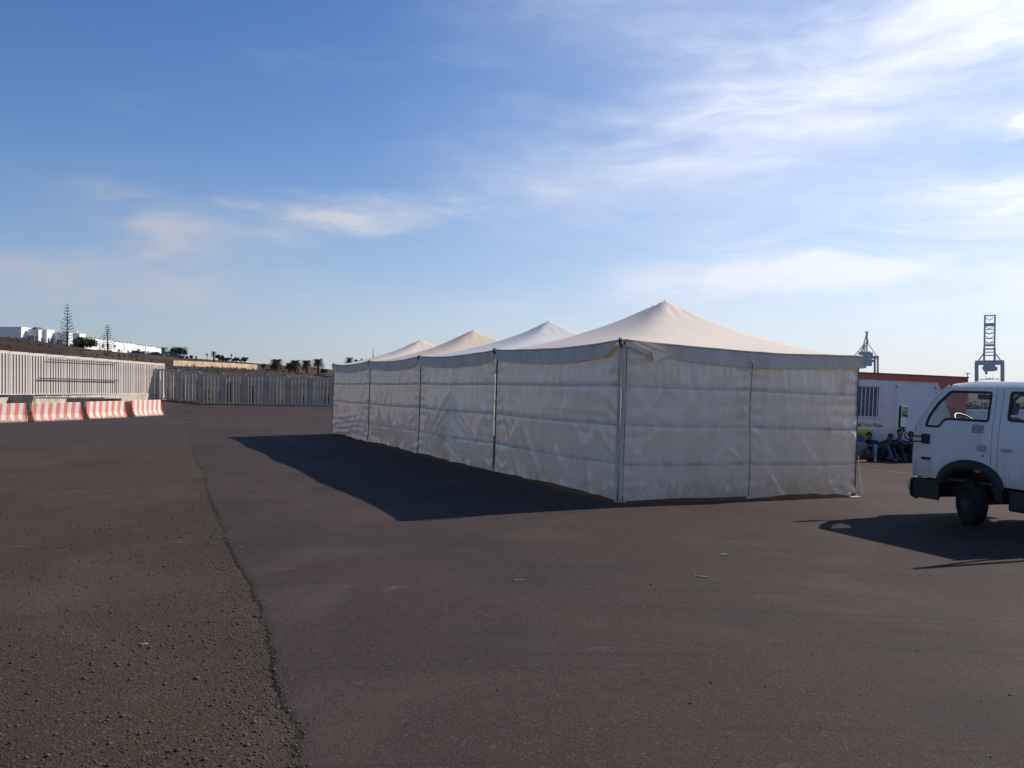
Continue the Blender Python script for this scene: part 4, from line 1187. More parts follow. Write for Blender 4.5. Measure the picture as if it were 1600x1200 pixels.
backpack(1353, 24.9, 0.0, pmat('black_nylon', (0.025, 0.025, 0.032), 0.8, 0.3, 6), 'small black bag at the feet of the bowed person', 0.75, 0.9)
M_redb = pmat('red_cloth', (0.55, 0.03, 0.05), 0.7, 0.3, 8)
p = on_lot(1340, 24.3); root = empty('red_cloth', tuple(p)); tag(root, 'crumpled red cloth lying on the asphalt by the tent corner', 'cloth')
A, B = np.meshgrid(np.linspace(-0.22, 0.22, 16), np.linspace(-0.12, 0.12, 10))
link('sheet', grid_mesh('sheet', np.stack([A, B, 0.02 + 0.09*np.abs(fbm(A*7, B*7, 3)) + 0.01], -1), M_redb), root)

# ------------------------------------------------------------------ seated people
M_skin = pmat('skin', (0.20, 0.11, 0.075), 0.55, 0.1, 8); M_hair = pmat('hair_dark', (0.02, 0.016, 0.014), 0.7, 0.4, 40)
M_eye = pmat('eye', (0.02, 0.015, 0.012), 0.3)
def cap_shape(mb, a, b, ra, rb, n=10, mi=0):
    a, b = Vector(a), Vector(b); d = (b - a)
    pts = [a - d.normalized()*ra*0.95, a - d.normalized()*ra*0.6, a, a.lerp(b, 0.5), b, b + d.normalized()*rb*0.6, b + d.normalized()*rb*0.95]
    mb.tube(pts, [ra*0.3, ra*0.8, ra, (ra + rb)/2*1.02, rb, rb*0.8, rb*0.3], n)
def person(loc, rz, label, jacket, trousers, shoe, pose, shirt=None, head_tilt=0.0):
    """seated on the ground, knees drawn up, facing -y before rz; joints in metres"""
    J = {'pelvis': (0, 0, 0.12), 'chest': (0, 0.02 - pose['slump'], 0.46), 'neck': (0, -0.02 - pose['slump']*1.3, 0.60)}
    nk = Vector(J['neck']); hd = nk + Vector((0, -0.035 - 0.10*head_tilt, 0.175 - 0.07*head_tilt))
    parts = []      # (a, b, ra, rb, material)
    parts += [((-0.0, 0, 0.12), J['chest'], 0.155, 0.165, 1), ((-0.06, 0, 0.11), (0.06, 0, 0.11), 0.125, 0.125, 2)]
    ch = Vector(J['chest'])
    parts += [(ch + Vector((-0.13, 0, 0.03)), ch + Vector((0.13, 0, 0.03)), 0.105, 0.105, 1), (ch, nk, 0.12, 0.062, 1), (nk, hd, 0.056, 0.056, 0)]
    prim = MB(); ref = []
    for a_, b_, ra, rb, mi in parts: cap_shape(prim, a_, b_, ra, rb); ref.append((Vector(a_), Vector(b_), mi, max(ra, rb)))
    HM = Matrix.Translation(hd) @ Matrix.Rotation(R(38)*head_tilt, 4, 'X')
    prim.ellipsoid((0, 0, 0.02), (0.075, 0.095, 0.115), 16, 12, HM); prim.ellipsoid((0, -0.03, -0.055), (0.052, 0.062, 0.055), 12, 8, HM)
    prim.ellipsoid((0, -0.098, -0.008), (0.014, 0.022, 0.026), 8, 6, HM); prim.ellipsoid((0, -0.086, -0.055), (0.026, 0.012, 0.010), 8, 6, HM)
    for s in (-1, 1): prim.ellipsoid((s*0.078, 0.008, 0.0), (0.012, 0.022, 0.032), 8, 6, HM)
    ref.append((hd - Vector((0, 0, 0.05)), hd + Vector((0, 0, 0.09)), 0, 0.1))
    for s in (-1, 1):
        sp = pose['legs'][0 if s < 0 else 1]
        hip = Vector((s*0.09, -0.02, 0.12)); knee = Vector((s*sp[0], -sp[1], sp[2])); ank = Vector((s*sp[3], -sp[4], 0.085)); toe = ank + Vector((s*0.03, -0.17, -0.045))
        for a_, b_, ra, rb, mi in ((hip, knee, 0.098, 0.066, 2), (knee, ank, 0.066, 0.046, 2), (ank + Vector((0, 0.03, -0.03)), toe, 0.046, 0.040, 3)):
            cap_shape(prim, a_, b_, ra, rb); ref.append((a_, b_, mi, ra))
        sh = ch + Vector((s*0.185, 0, 0.055)); el_ = Vector(pose['elbow']); el_.x *= s; wr = Vector(pose['wrist']); wr.x *= s
        for a_, b_, ra, rb, mi in ((sh, el_, 0.064, 0.050, 1), (el_, wr, 0.050, 0.034, 1 if not pose.get('bare') else 0)):
            cap_shape(prim, a_, b_, ra, rb); ref.append((a_, b_, mi, ra))
        fd_ = (wr - el_).normalized(); side = fd_.cross(Vector((0, 0, 1))).normalized(); dn = side.cross(fd_)
        palm_c = wr + fd_*0.055
        cap_shape(prim, wr + fd_*0.01, wr + fd_*0.085, 0.028, 0.034); ref.append((wr + fd_*0.01, wr + fd_*0.17, 0, 0.04))
        for k in range(4):
            o_ = side*(k - 1.5)*0.021; L = (0.070, 0.082, 0.078, 0.060)[k]
            a_ = wr + fd_*0.095 + o_; m_ = a_ + fd_*L*0.5 - dn*0.006; e_ = m_ + fd_*L*0.35 - dn*0.03
            cap_shape(prim, a_, m_, 0.0105, 0.010, 6); cap_shape(prim, m_, e_, 0.010, 0.0085, 6)
        ts = wr + fd_*0.03 - side*0.03*s
        cap_shape(prim, ts, ts + fd_*0.045 - side*0.028*s, 0.013, 0.010, 6)
    tmp = prim.build('tmp_person', M_skin)
    rm = tmp.modifiers.new('r', 'REMESH'); rm.mode = 'VOXEL'; rm.voxel_size = 0.0085
    sm_ = tmp.modifiers.new('s', 'SMOOTH'); sm_.factor = 0.5; sm_.iterations = 3
    dg = bpy.context.evaluated_depsgraph_get()
    me = bpy.data.meshes.new_from_object(tmp.evaluated_get(dg))
    old = tmp.data; bpy.data.objects.remove(tmp); bpy.data.meshes.remove(old)
    me.materials.clear()
    for m_ in (M_skin, jacket, trousers, shoe, shirt or jacket): me.materials.append(m_)
    n = len(me.vertices); co_ = np.empty(n*3); me.vertices.foreach_get('co', co_); co_ = co_.reshape(-1, 3)
    best = np.full(n, 1e9); bm_ = np.zeros(n, int)
    for a_, b_, mi, r_ in ref:
        a_ = np.array(a_); d = np.array(b_) - a_; tt = np.clip((co_ - a_) @ d/(d @ d), 0, 1)
        ds = np.linalg.norm(co_ - a_ - tt[:, None]*d, axis=1) - r_
        m_ = ds < best; best[m_] = ds[m_]; bm_[m_] = mi
    fold = 0.006*np.array([noise.noise(Vector(p)*14) for p in co_])     # cloth creases
    nrm = np.empty(n*3); me.vertices.foreach_get('normal', nrm); nrm = nrm.reshape(-1, 3)
    co_ = co_ + nrm*(fold*((bm_ == 1) | (bm_ == 2)))[:, None]
    if shirt is not None:
        fr = (bm_ == 1) & (np.abs(co_[:, 0]) < 0.055) & (nrm[:, 1] < -0.3) & (co_[:, 2] > 0.25)
        bm_[fr] = 4
    me.vertices.foreach_set('co', co_.reshape(-1))
    lv = np.empty(len(me.loops), int); me.loops.foreach_get('vertex_index', lv)
    ls = np.empty(len(me.polygons), int); me.polygons.foreach_get('loop_start', ls)
    me.polygons.foreach_set('material_index', bm_[lv[ls]]); me.polygons.foreach_set('use_smooth', [True]*len(me.polygons)); me.update()
    root = empty('person', tuple(loc), rz); tag(root, label, 'person', 'people seated along the cabin wall')
    me.name = 'body'; link('body', me, root)
    mb = MB(); mb.ellipsoid((0, 0.014, 0.045), (0.083, 0.098, 0.100), 18, 12, HM)
    mb.v = [v for v in mb.v]
    hair = mb.build('hair', M_hair, root, smooth=True)
    inv = HM.inverted()
    for v in hair.data.vertices:
        q = inv @ v.co
        if q.z < 0.03 and q.y < 0.0: q = Vector((q.x*0.8, min(q.y + 0.05, 0.03), q.z))
        q += q.normalized()*0.008*noise.noise(q*40)
        v.co = HM @ q
    for s in (-1, 1):
        mb = MB(); mb.ellipsoid((s*0.03, -0.087, 0.012), (0.011, 0.006, 0.007), 8, 6, HM); mb.build('eye', M_eye, root)
    return root
def cloth(name, c): return pmat(name, c, 0.85, 0.35, 7)
base_pose = dict(slump=0.02, legs=((0.14, 0.36, 0.50, 0.13, 0.52), (0.15, 0.38, 0.48, 0.15, 0.56)), elbow=(0.24, -0.16, 0.42), wrist=(0.13, -0.38, 0.50))
bow = dict(slump=0.15, legs=((0.13, 0.40, 0.46, 0.14, 0.64), (0.16, 0.42, 0.44, 0.18, 0.70)), elbow=(0.25, -0.32, 0.40), wrist=(0.10, -0.50, 0.44))
rest = dict(slump=0.16, legs=((0.16, 0.38, 0.48, 0.16, 0.60), (0.15, 0.34, 0.50, 0.13, 0.52)), elbow=(0.26, -0.16, 0.40), wrist=(0.17, -0.42, 0.52), bare=True)
person(on_lot(1360, 25.7), R(-28), 'seated person in navy jacket and jeans with head bowed over knees', cloth('navy_jacket', (0.022, 0.028, 0.055)), cloth('pale_jeans', (0.20, 0.25, 0.33)), cloth('white_shoe', (0.55, 0.53, 0.50)), bow, None, 0.9)
person(on_lot(1377, 25.95), R(24), 'seated person in brown top and blue jeans resting bare forearms on knees', cloth('brown_top', (0.085, 0.055, 0.045)), cloth('blue_jeans', (0.07, 0.12, 0.22)), cloth('grey_shoe', (0.20, 0.20, 0.21)), rest, None, 0.9).scale = (0.94, 0.94, 0.94)
person(on_lot(1404, 25.8), R(4), 'seated person in open black jacket over blue shirt, head upright', cloth('black_jacket', (0.016, 0.018, 0.024)), cloth('black_trousers', (0.014, 0.015, 0.020)), cloth('dark_shoe', (0.03, 0.03, 0.033)), base_pose, cloth('blue_shirt', (0.05, 0.10, 0.24)), 0.05).scale = (1.06, 1.06, 1.06)
person(on_lot(1424, 25.95), R(-30), 'seated person in green jacket partly hidden by the truck mirror', cloth('green_jacket', (0.012, 0.16, 0.085)), cloth('grey_jeans', (0.11, 0.14, 0.20)), cloth('brown_shoe', (0.07, 0.03, 0.028)), base_pose, None, 0.25)

# ------------------------------------------------------------------ crew cab truck
wheel_pt = gp(1517, 822)
hd = Vector((TV.x, TV.y, 0)).normalized()
nrm = Vector((0.046, 0, 1)).normalized()
fx = (hd - nrm*hd.dot(nrm)).normalized(); fy = nrm.cross(fx)
TM = Matrix((fx, fy, nrm)).transposed().to_4x4()
WID = 1.74
TM.translation = wheel_pt - fy*(WID/2 - 0.02) + Vector((-0.075, 0, 0.0035))
truck = empty('crew_cab_truck', mat=TM)
tag(truck, 'white crew cab flatbed truck in shade at the right edge', 'truck')
M_tp = pmat('truck_white', (0.76, 0.72, 0.67), 0.32, 0.08, 1.5, spec=0.5, coat=0.25)
t = NT(M_tp.node_tree); b = t.n['Principled BSDF']; old = b.inputs['Base Color'].links[0].from_socket
co = t.node('ShaderNodeTexCoord').outputs['Object']; sx_ = t.node('ShaderNodeSeparateXYZ'); t.l.new(co, sx_.inputs[0])
gr = t.ramp(t.math('ADD', sx_.outputs[2], t.math('MULTIPLY', t.noise(t.mapping(co, (3, 3, 0.8)), 2.5, 6, 0.65), -0.9)), 0.62, 0.12)
t.l.new(t.mix(t.math('MULTIPLY', gr, 0.5), old, (0.30, 0.24, 0.18, 1)), b.inputs['Base Color'])   # road dirt along the sills
M_blk = pmat('black_plastic', (0.022, 0.022, 0.024), 0.6, 0.2, 12)
M_int = pmat('cab_interior', (0.05, 0.052, 0.058), 0.8, 0.2, 6)
M_rim = pmat('wheel_rim', (0.05, 0.048, 0.045), 0.55, 0.3, 9, metal=0.3)
M_gl = bpy.data.materials.new('cab_glass'); M_gl.use_nodes = True
t = NT(M_gl.node_tree); t.n.clear()
tr = t.node('ShaderNodeBsdfTransparent'); tr.inputs[0].default_value = (0.84, 0.90, 0.89, 1)
gl = t.node('ShaderNodeBsdfGlossy'); gl.inputs['Roughness'].default_value = 0.02
lw = t.node('ShaderNodeLayerWeight'); lw.inputs[0].default_value = 0.5
ff = t.math('MULTIPLY_ADD', t.math('POWER', lw.outputs['Facing'], 4.0), 0.6, 0.05)
mx = t.node('ShaderNodeMixShader'); t.l.new(ff, mx.inputs[0]); t.l.new(tr.outputs[0], mx.inputs[1]); t.l.new(gl.outputs[0], mx.inputs[2])
om = t.node('ShaderNodeOutputMaterial'); t.l.new(mx.outputs[0], om.inputs[0])
BELT, TOPZ = 1.34, 2.03
def yside(z):
    return WID/2 if z <= BELT else WID/2 - 0.09*((z - BELT)/(TOPZ - BELT))
def poly3(mb, outer, holes, s, off=0.0):
    loops = [[Vector((x, z, 0)) for x, z in lp] for lp in [outer] + list(holes)]
    tri = tessellate_polygon(loops)
    pts = [p for lp in loops for p in lp]
    vs = [(p.x, s*(yside(p.y) + off), p.y) for p in pts]
    # orient outward
    fs = []
    for a_, b_, c_ in tri:
        n = (Vector(vs[b_]) - Vector(vs[a_])).cross(Vector(vs[c_]) - Vector(vs[a_]))
        fs.append((a_, b_, c_) if n.y*s > 0 else (a_, c_, b_))
    mb.add(vs, fs)
def arc(cx_, cz_, rx, rz_, a0, a1, n=10):
    return [(cx_ + rx*math.cos(R(a0 + (a1-a0)*k/n)), cz_ + rz_*math.sin(R(a0 + (a1-a0)*k/n))) for k in range(n+1)]
def rnd(pts, r=0.05, n=4):
    out = []; m = len(pts)
    for i in range(m):
        p0, p1, p2 = Vector(pts[i-1]), Vector(pts[i]), Vector(pts[(i+1) % m])
        a_ = (p0 - p1); b_ = (p2 - p1); q = min(r, a_.length*0.45, b_.length*0.45)
        a_ = p1 + a_.normalized()*q; b_ = p1 + b_.normalized()*q
        for k in range(n+1):
            f = k/n; c_ = a_.lerp(p1, f).lerp(p1.lerp(b_, f), f); out.append((c_.x, c_.y))
    return out
archf = arc(-0.04, 0.60, 0.45, 0.30, 4, 176, 14)                  # from front foot over to rear foot
apill = [(0.93, BELT), (0.87, 1.50), (0.78, 1.66), (0.66, 1.83), (0.54, 1.955), (0.44, TOPZ)]
win_f = rnd([(0.775, 1.395), (0.52, 1.395), (0.42, 1.525), (-0.29, 1.525), (-0.29, 1.975), (0.40, 1.975), (0.60, 1.78), (0.74, 1.56)], 0.05)
win_r = rnd([(-0.56, 1.555), (-1.34, 1.555), (-1.34, 1.985), (-0.56, 1.985)], 0.06)
REAR = -1.58
def shrink(lp, d):
    c = Vector((sum(p[0] for p in lp)/len(lp), sum(p[1] for p in lp)/len(lp)))
    out = []; m = len(lp)
    for i in range(m):
        a_, b_ = Vector(lp[i-1]), Vector(lp[(i+1) % m]); tg = (b_ - a_); n = Vector((-tg.y, tg.x)).normalized()
        p = Vector(lp[i]); 
        if n.dot(c - p) < 0: n = -n
        out.append(tuple(p + n*d))
    return out
def pil(mb, name):
    o = mb.build(name, M_tp, truck); sd = o.modifiers.new('t', 'SOLIDIFY'); sd.thickness = 0.03; sd.offset = -1
for s in (1, -1):
    # front corner and pillars
    mb = MB()
    poly3(mb, [(0.955, 0.63), (0.965, 1.0), (0.94, BELT), (0.905, BELT), (0.905, 0.63)], [], s)
    pil(mb, 'front_corner'); mb = MB()
    poly3(mb, [(-0.362, archf[-3][1]), (-0.362, BELT), (-0.455, BELT), (-0.455, 0.76)], [], s)
    poly3(mb, [(-0.362, BELT), (-0.362, TOPZ), (-0.455, TOPZ), (-0.455, BELT)], [], s)
    pil(mb, 'door_pillar'); mb = MB()
    poly3(mb, [(-1.50, 0.63), (-1.50, BELT), (REAR, BELT), (REAR, 0.63)], [], s); poly3(mb, [(-1.50, BELT), (-1.50, TOPZ), (REAR, TOPZ), (REAR, BELT)], [], s)
    pil(mb, 'rear_corner'); mb = MB()
    poly3(mb, apill + [(0.50, TOPZ)][:0] + [(x - 0.022, z) for x, z in apill][::-1], [], s)
    pil(mb, 'windscreen_edge')
    # front door
    mb = MB()
    ar = [p for p in archf if p[0] > -0.35]
    poly3(mb, [(0.895, 0.63), (0.895, BELT), (-0.352, BELT), (-0.352, 0.85)] + ar[::-1], [], s)
    fd_ = [(x - 0.030, z) for x, z in apill]
    poly3(mb, [(0.895, BELT)] + fd_[1:] + [(-0.352, TOPZ), (-0.352, BELT)], [win_f], s)
    door = mb.build('door', M_tp, truck); sd = door.modifiers.new('t', 'SOLIDIFY'); sd.thickness = 0.035; sd.offset = -1
    mb = MB(); poly3(mb, win_f, [shrink(win_f, 0.035)], s, 0.004); o = mb.build('window_seal', M_blk, door); sd = o.modifiers.new('t', 'SOLIDIFY'); sd.thickness = 0.02; sd.offset = -1
    mb = MB(); poly3(mb, shrink(win_f, 0.012), [], s, -0.015); mb.build('window_glass', M_gl, door)
    mb = MB(); mb.bevbox(-0.29, -0.13, min(s*WID/2, s*(WID/2 + 0.028)), max(s*WID/2, s*(WID/2 + 0.028)), 1.13, 1.175, 0.01); mb.bevbox(-0.27, -0.15, min(s*(WID/2 - .01), s*(WID/2 + 0.008)), max(s*(WID/2 - .01), s*(WID/2 + 0.008)), 1.10, 1.20, 0.004); mb.build('handle', pmat('handle_grey', (0.42, 0.43, 0.45), 0.5), door)
    mb = MB(); mb.lathe([(0.0, 0.006), (0.014, 0.006), (0.014, -0.002)], 12, Matrix.Translation((-0.235, s*WID/2, 1.04)) @ Matrix.Rotation(R(90*s), 4, 'Z')); mb.build('lock', M_blk, door)
    if s == 1:
        mb = MB(); poly3(mb, rnd([(-0.035, 1.36), (-0.225, 1.36), (-0.225, 1.485), (-0.035, 1.485)], 0.01), [], s, 0.003); mb.build('grey_sticker', pmat('sticker_grey', (0.33, 0.34, 0.34), 0.5, 0.35, 25), door)
        mb = MB(); mb.bevbox(0.64, 0.80, WID/2 + 0.0, WID/2 + 0.010, 0.895, 0.935, 0.003); mb.build('badge', M_blk, door)
    mb = MB(); mb.bevbox(-0.33, 0.86, min(s*(WID/2 - 0.002), s*(WID/2 + 0.004)), max(s*(WID/2 - 0.002), s*(WID/2 + 0.004)), 1.118, 1.126, 0.0015, 1); mb.build('swage_line', M_tp, door)
    # rear door
    mb = MB()
    poly3(mb, [(-0.465, 0.63), (-0.465, BELT), (-1.49, BELT), (-1.49, 0.63)], [], s)
    poly3(mb, [(-0.465, BELT), (-0.465, TOPZ), (-1.49, TOPZ), (-1.49, BELT)], [win_r], s)
    door = mb.build('door', M_tp, truck); sd = door.modifiers.new('t', 'SOLIDIFY'); sd.thickness = 0.035; sd.offset = -1
    mb = MB(); poly3(mb, win_r, [shrink(win_r, 0.035)], s, 0.004); o = mb.build('window_seal', M_blk, door); sd = o.modifiers.new('t', 'SOLIDIFY'); sd.thickness = 0.02; sd.offset = -1
    mb = MB(); poly3(mb, shrink(win_r, 0.012), [], s, -0.015); mb.build('window_glass', M_gl, door)
    mb = MB(); mb.bevbox(-0.68, -0.52, min(s*WID/2, s*(WID/2 + 0.028)), max(s*WID/2, s*(WID/2 + 0.028)), 1.13, 1.175, 0.01); mb.build('handle', MATS['handle_grey'], door)
    # wheel arch flare
    outer = arc(-0.04, 0.58, 0.545, 0.385, 0, 180, 18); inner = arc(-0.04, 0.58, 0.425, 0.215, 0, 180, 18)
    mb = MB()
    rows = []
    for (x0_, z0_), (x1_, z1_) in zip(outer, inner):
        rows.append([(x0_, s*(WID/2 - 0.01), z0_), (x0_*0.97 + x1_*0.03, s*(WID/2 + 0.035), z0_*0.97 + z1_*0.03), (x1_, s*(WID/2 + 0.045), z1_), (x1_, s*(WID/2 - 0.28), z1_), (x1_*0.98, s*0.05, z1_)])
    me = grid_mesh('wheel_arch', np.array(rows), M_blk, flip=(s > 0)); fl = link('wheel_arch', me, truck)
    mb = MB(); mb.add([(-0.42, s*(WID/2 + 0.038), 0.62), (-0.56, s*(WID/2 + 0.03), 0.62), (-0.585, s*(WID/2 - 0.0), 0.42), (-0.47, s*(WID/2 - 0.0), 0.42)], [(0, 1, 2, 3) if s > 0 else (3, 2, 1, 0)]); o = mb.build('mud_flap', M_blk, truck); sd = o.modifiers.new('t', 'SOLIDIFY'); sd.thickness = 0.02
    mb = MB(); mb.bevbox(-0.245, -0.155, min(s*(WID/2 + 0.034), s*(WID/2 + 0.058)), max(s*(WID/2 + 0.034), s*(WID/2 + 0.058)), 0.79, 0.835, 0.008); mb.build('side_indicator', pmat('amber_lens', (0.35, 0.10, 0.02), 0.3), truck)
for s in (1, -1):
    mb = MB(); mb.box(-0.50, 0.42, s*(WID/2 - 0.33) - 0.01, s*(WID/2 - 0.33) + 0.01, 0.40, 0.80); mb.build('inner_fender', M_blk, truck)
# roof shell, rear wall, front, windscreen
xs_r = [0.44, 0.40, 0.3, 0.1, -0.4, -1.0, REAR + 0.05, REAR]
rows = []
for x in xs_r:
    top = 2.135 - 0.05*max(0, (x - 0.05)/0.39)**1.5 - (0.03 if x == REAR else 0)
    row = []
    for k in range(13):
        a_ = k/12*2 - 1
        y = (WID/2 - 0.09)*math.copysign(abs(a_)**0.9, a_); z = TOPZ + (top - TOPZ)*(1 - abs(a_)**6)**0.5
        row.append((x, y, z))
    rows.append(row)
o = link('roof', grid_mesh('roof', np.array(rows), M_tp, flip=True), truck)
mb = MB()
mb.box(REAR - 0.03, REAR, -WID/2 + 0.02, WID/2 - 0.02, 0.63, BELT); mb.box(REAR - 0.03, REAR, -WID/2 + 0.10, WID/2 - 0.10, 1.9, 2.09)
mb.box(REAR - 0.03, REAR, -WID/2 + 0.10, -0.62, BELT, 1.9); mb.box(REAR - 0.03, REAR, 0.62, WID/2 - 0.10, BELT, 1.9)
mb.build('rear_wall', M_tp, truck)
mb = MB(); mb.box(REAR - 0.02, REAR - 0.01, -0.62, 0.62, BELT, 1.9); mb.build('rear_glass', M_gl, truck)
rows = []
for (x, z) in [(0.955, 0.60), (0.975, 0.8), (0.985, 1.0), (0.975, 1.2), (0.945, BELT)]:
    rows.append([(x - 0.10*abs(a_)**4, a_*(WID/2 - 0.005), z) for a_ in np.linspace(-1, 1, 13)])
o = link('front_panel', grid_mesh('front_panel', np.array(rows), M_tp), truck)
rows = []
for (x, z) in apill:
    rows.append([(x + 0.015 - 0.03*abs(a_)**4, a_*(yside(z) - 0.03), z) for a_ in np.linspace(-1, 1, 9)])
link('windscreen', grid_mesh('windscreen', np.array(rows), M_gl), truck)
for s in (-1, 1):
    mb = MB(); mb.tube([(x + 0.005, s*(yside(z) - 0.02), z) for x, z in apill], 0.03, 8); mb.build('windscreen_pillar', M_tp, truck, smooth=True)
    mb = MB(); mb.bevbox(0.90, 0.985, s*0.62 - 0.14, s*0.62 + 0.14, 0.70, 0.90, 0.03); mb.build('headlight', pmat('headlight_lens', (0.5, 0.5, 0.5), 0.1, spec=0.8), truck)
mb = MB(); mb.box(0.30, 0.46, -WID/2 + 0.12, WID/2 - 0.12, 2.02, 2.05); mb.build('sun_visor', M_int, truck)
# bumper
mb = MB()
prof = [(0.93, 0.59), (1.03, 0.60), (1.075, 0.55), (1.08, 0.40), (1.05, 0.30), (0.96, 0.27), (0.93, 0.30)]
rows = []
for y in np.linspace(-1, 1, 25):
    bend = 0.13*max(0, (abs(y) - 0.82)/0.18)**2
    rows.append([(x - bend, y*(WID/2 + 0.03), z) for x, z in prof])
bp = link('bumper', grid_mesh('bumper', np.array(rows), M_blk, flip=False), truck)
for s in (-1, 1):
    mb = MB(); mb.box(0.46, 0.93, min(s*(WID/2 - 0.02), s*(WID/2 + 0.01)), max(s*(WID/2 - 0.02), s*(WID/2 + 0.01)), 0.30, 0.60); mb.build('lower_skirt', M_blk, truck)
mb = MB(); mb.bevbox(0.955, 1.0, WID/2 + 0.026, WID/2 + 0.040, 0.43, 0.53, 0.005); mb.build('chrome_corner', pmat('worn_chrome', (0.55, 0.55, 0.55), 0.3, metal=0.7), bp)
# wheels
def wheel(x, y, rz, label=None):
    prof = [(0.20, -0.10), (0.30, -0.105), (0.345, -0.085), (0.362, -0.05), (0.365, 0.0), (0.362, 0.05), (0.345, 0.085), (0.30, 0.105), (0.20, 0.10)]
    M = Matrix.Translation((x, y, 0.343)) @ Matrix.Scale(0.945, 4) @ Matrix.Rotation(rz, 4, 'Z') @ Matrix.Rotation(R(90), 4, 'Z')
    mb = MB(); mb.lathe(prof, 40, M)
    for k in range(40):
        a_ = 2*math.pi*k/40
        for q in (-0.05, 0.0, 0.05):
            T = M @ Matrix.Rotation(a_ + q, 4, 'X') @ Matrix.Translation((q, 0, 0.366))
            mb.box(-0.02, 0.02, -0.017, 0.017, -0.006, 0.006, 0, T)
    wl = mb.build('wheel', M_tyre, truck, smooth=False)
    so_ = 1 if y > 0 else -1
    mb = MB(); mb.lathe([(0.0, 0.02*so_), (0.055, 0.025*so_), (0.075, 0.0), (0.15, -0.02*so_), (0.185, 0.06*so_), (0.208, 0.095*so_), (0.212, 0.085*so_)], 28, M)
    mb.build('rim', M_rim, wl, smooth=True)
    for k in range(5):
        a_ = 2*math.pi*k/5; T = M @ Matrix.Rotation(a_, 4, 'X')
        mb = MB(); mb.lathe([(0.0, 0.02*so_), (0.014, 0.02*so_), (0.014, -0.005*so_)], 8, T @ Matrix.Translation((0, 0, 0.10))); mb.build('wheel_nut', M_rim, wl)
STEER = R(-27)
for s in (1, -1):
    wheel(0.0, s*(WID/2 - 0.125), STEER)
    wheel(-3.15, s*(WID/2 - 0.12), 0)
# chassis, tanks, bed, rack
mb = MB()
for s in (-1, 1): mb.box(-4.9, 0.7, s*0.40 - 0.04, s*0.40 + 0.04, 0.48, 0.62)
mb.box(-0.06, 0.06, -0.7, 0.7, 0.30, 0.42); mb.box(-3.21, -3.09, -0.7, 0.7, 0.30, 0.42)
mb.box(-0.5, 0.55, -0.36, 0.36, 0.35, 0.61); mb.box(-1.5, -0.6, -0.45, 0.45, 0.42, 0.61)
for x in (-1.7, -2.4, -4.0, -4.8): mb.box(x - 0.04, x + 0.04, -0.36, 0.36, 0.5, 0.6)
mb.build('chassis', M_blk, truck)
mb = MB(); mb.box(-1.55, 0.9, -WID/2 + 0.05, WID/2 - 0.05, 0.62, 0.66); mb.build('cab_floor', M_int, truck)
mb = MB(); mb.bevbox(-0.95, -0.62, WID/2 - 0.36, WID/2 - 0.04, 0.30, 0.60, 0.03); mb.build('battery_box', M_blk, truck)
mb = MB(); mb.bevbox(-2.0, -1.15, WID/2 - 0.42, WID/2 - 0.06, 0.30, 0.60, 0.06); mb.build('fuel_tank', M_blk, truck)
mb = MB(); mb.bevbox(-5.2, -1.66, -WID/2 - 0.06, WID/2 + 0.06, 0.74, 0.84, 0.01); bed = mb.build('flatbed', M_tp, truck)
for s in (-1, 1):
    mb = MB(); mb.box(-5.2, -1.66, s*(WID/2 + 0.045) - 0.015, s*(WID/2 + 0.045) + 0.015, 0.842, 1.20); mb.build('drop_side', M_tp, bed)
mb = MB(); mb.box(-5.2, -5.17, -WID/2, WID/2, 0.842, 1.20); mb.build('tailboard', M_tp, bed)
mb = MB()
for s in (-1, 1):
    mb.bar((-1.72, s*0.80, 0.84), (-1.72, s*0.80, 2.62), 0.05)
mb.bar((-1.72, -0.84, 2.66), (-1.72, 0.84, 2.66), 0.07)
for z in (1.2, 1.5, 1.8): mb.bar((-1.72, -0.79, z), (-1.72, 0.79, z), 0.04)
mb.build('load_rack', M_tp, truck)
# interior
for (x, ys_) in ((-0.12, (0.48, -0.12, -0.52)), (-1.05, (0.45, 0.0, -0.45))):
    for y in ys_:
        mb = MB(); mb.bevbox(x - 0.10, x + 0.40, y - 0.22, y + 0.22, 0.95, 1.12, 0.05)
        mb.bevbox(-0.06, 0.06, y - 0.22, y + 0.22, 0, 0.56, 0.05, 2, Matrix.Translation((x - 0.14, 0, 1.06)) @ Matrix.Rotation(R(-10), 4, 'Y'))
        mb.bevbox(-0.04, 0.04, y - 0.12, y + 0.12, 0.60, 0.78, 0.035, 2, Matrix.Translation((x - 0.14, 0, 1.06)) @ Matrix.Rotation(R(-10), 4, 'Y'))
        mb.build('seat', M_int, truck, smooth=False)
mb = MB(); mb.bevbox(0.52, 0.90, -WID/2 + 0.06, WID/2 - 0.06, 0.9, 1.40, 0.05); mb.bevbox(0.50, 0.70, 0.28, 0.66, 1.36, 1.46, 0.03); mb.build('dashboard', M_int, truck)
SWM = Matrix.Translation((0.34, 0.48, 1.50)) @ Matrix.Rotation(R(-38), 4, 'Y')
mb = MB(); mb.tube([SWM @ Vector((0.20*math.cos(a_), 0.20*math.sin(a_), 0)) for a_ in np.linspace(0, 2*math.pi, 33)], 0.015, 8, cap=False)
for a_ in (0.5, 2.6, 4.7): mb.tube([SWM @ Vector((0, 0, -0.03)), SWM @ Vector((0.2*math.cos(a_), 0.2*math.sin(a_), 0))], 0.012, 6)
mb.tube([SWM @ Vector((0, 0, 0)), SWM @ Vector((0, 0, -0.35))], 0.03, 8)
mb.build('steering_wheel', pmat('steering_grey', (0.20, 0.20, 0.21), 0.35), truck, smooth=True)
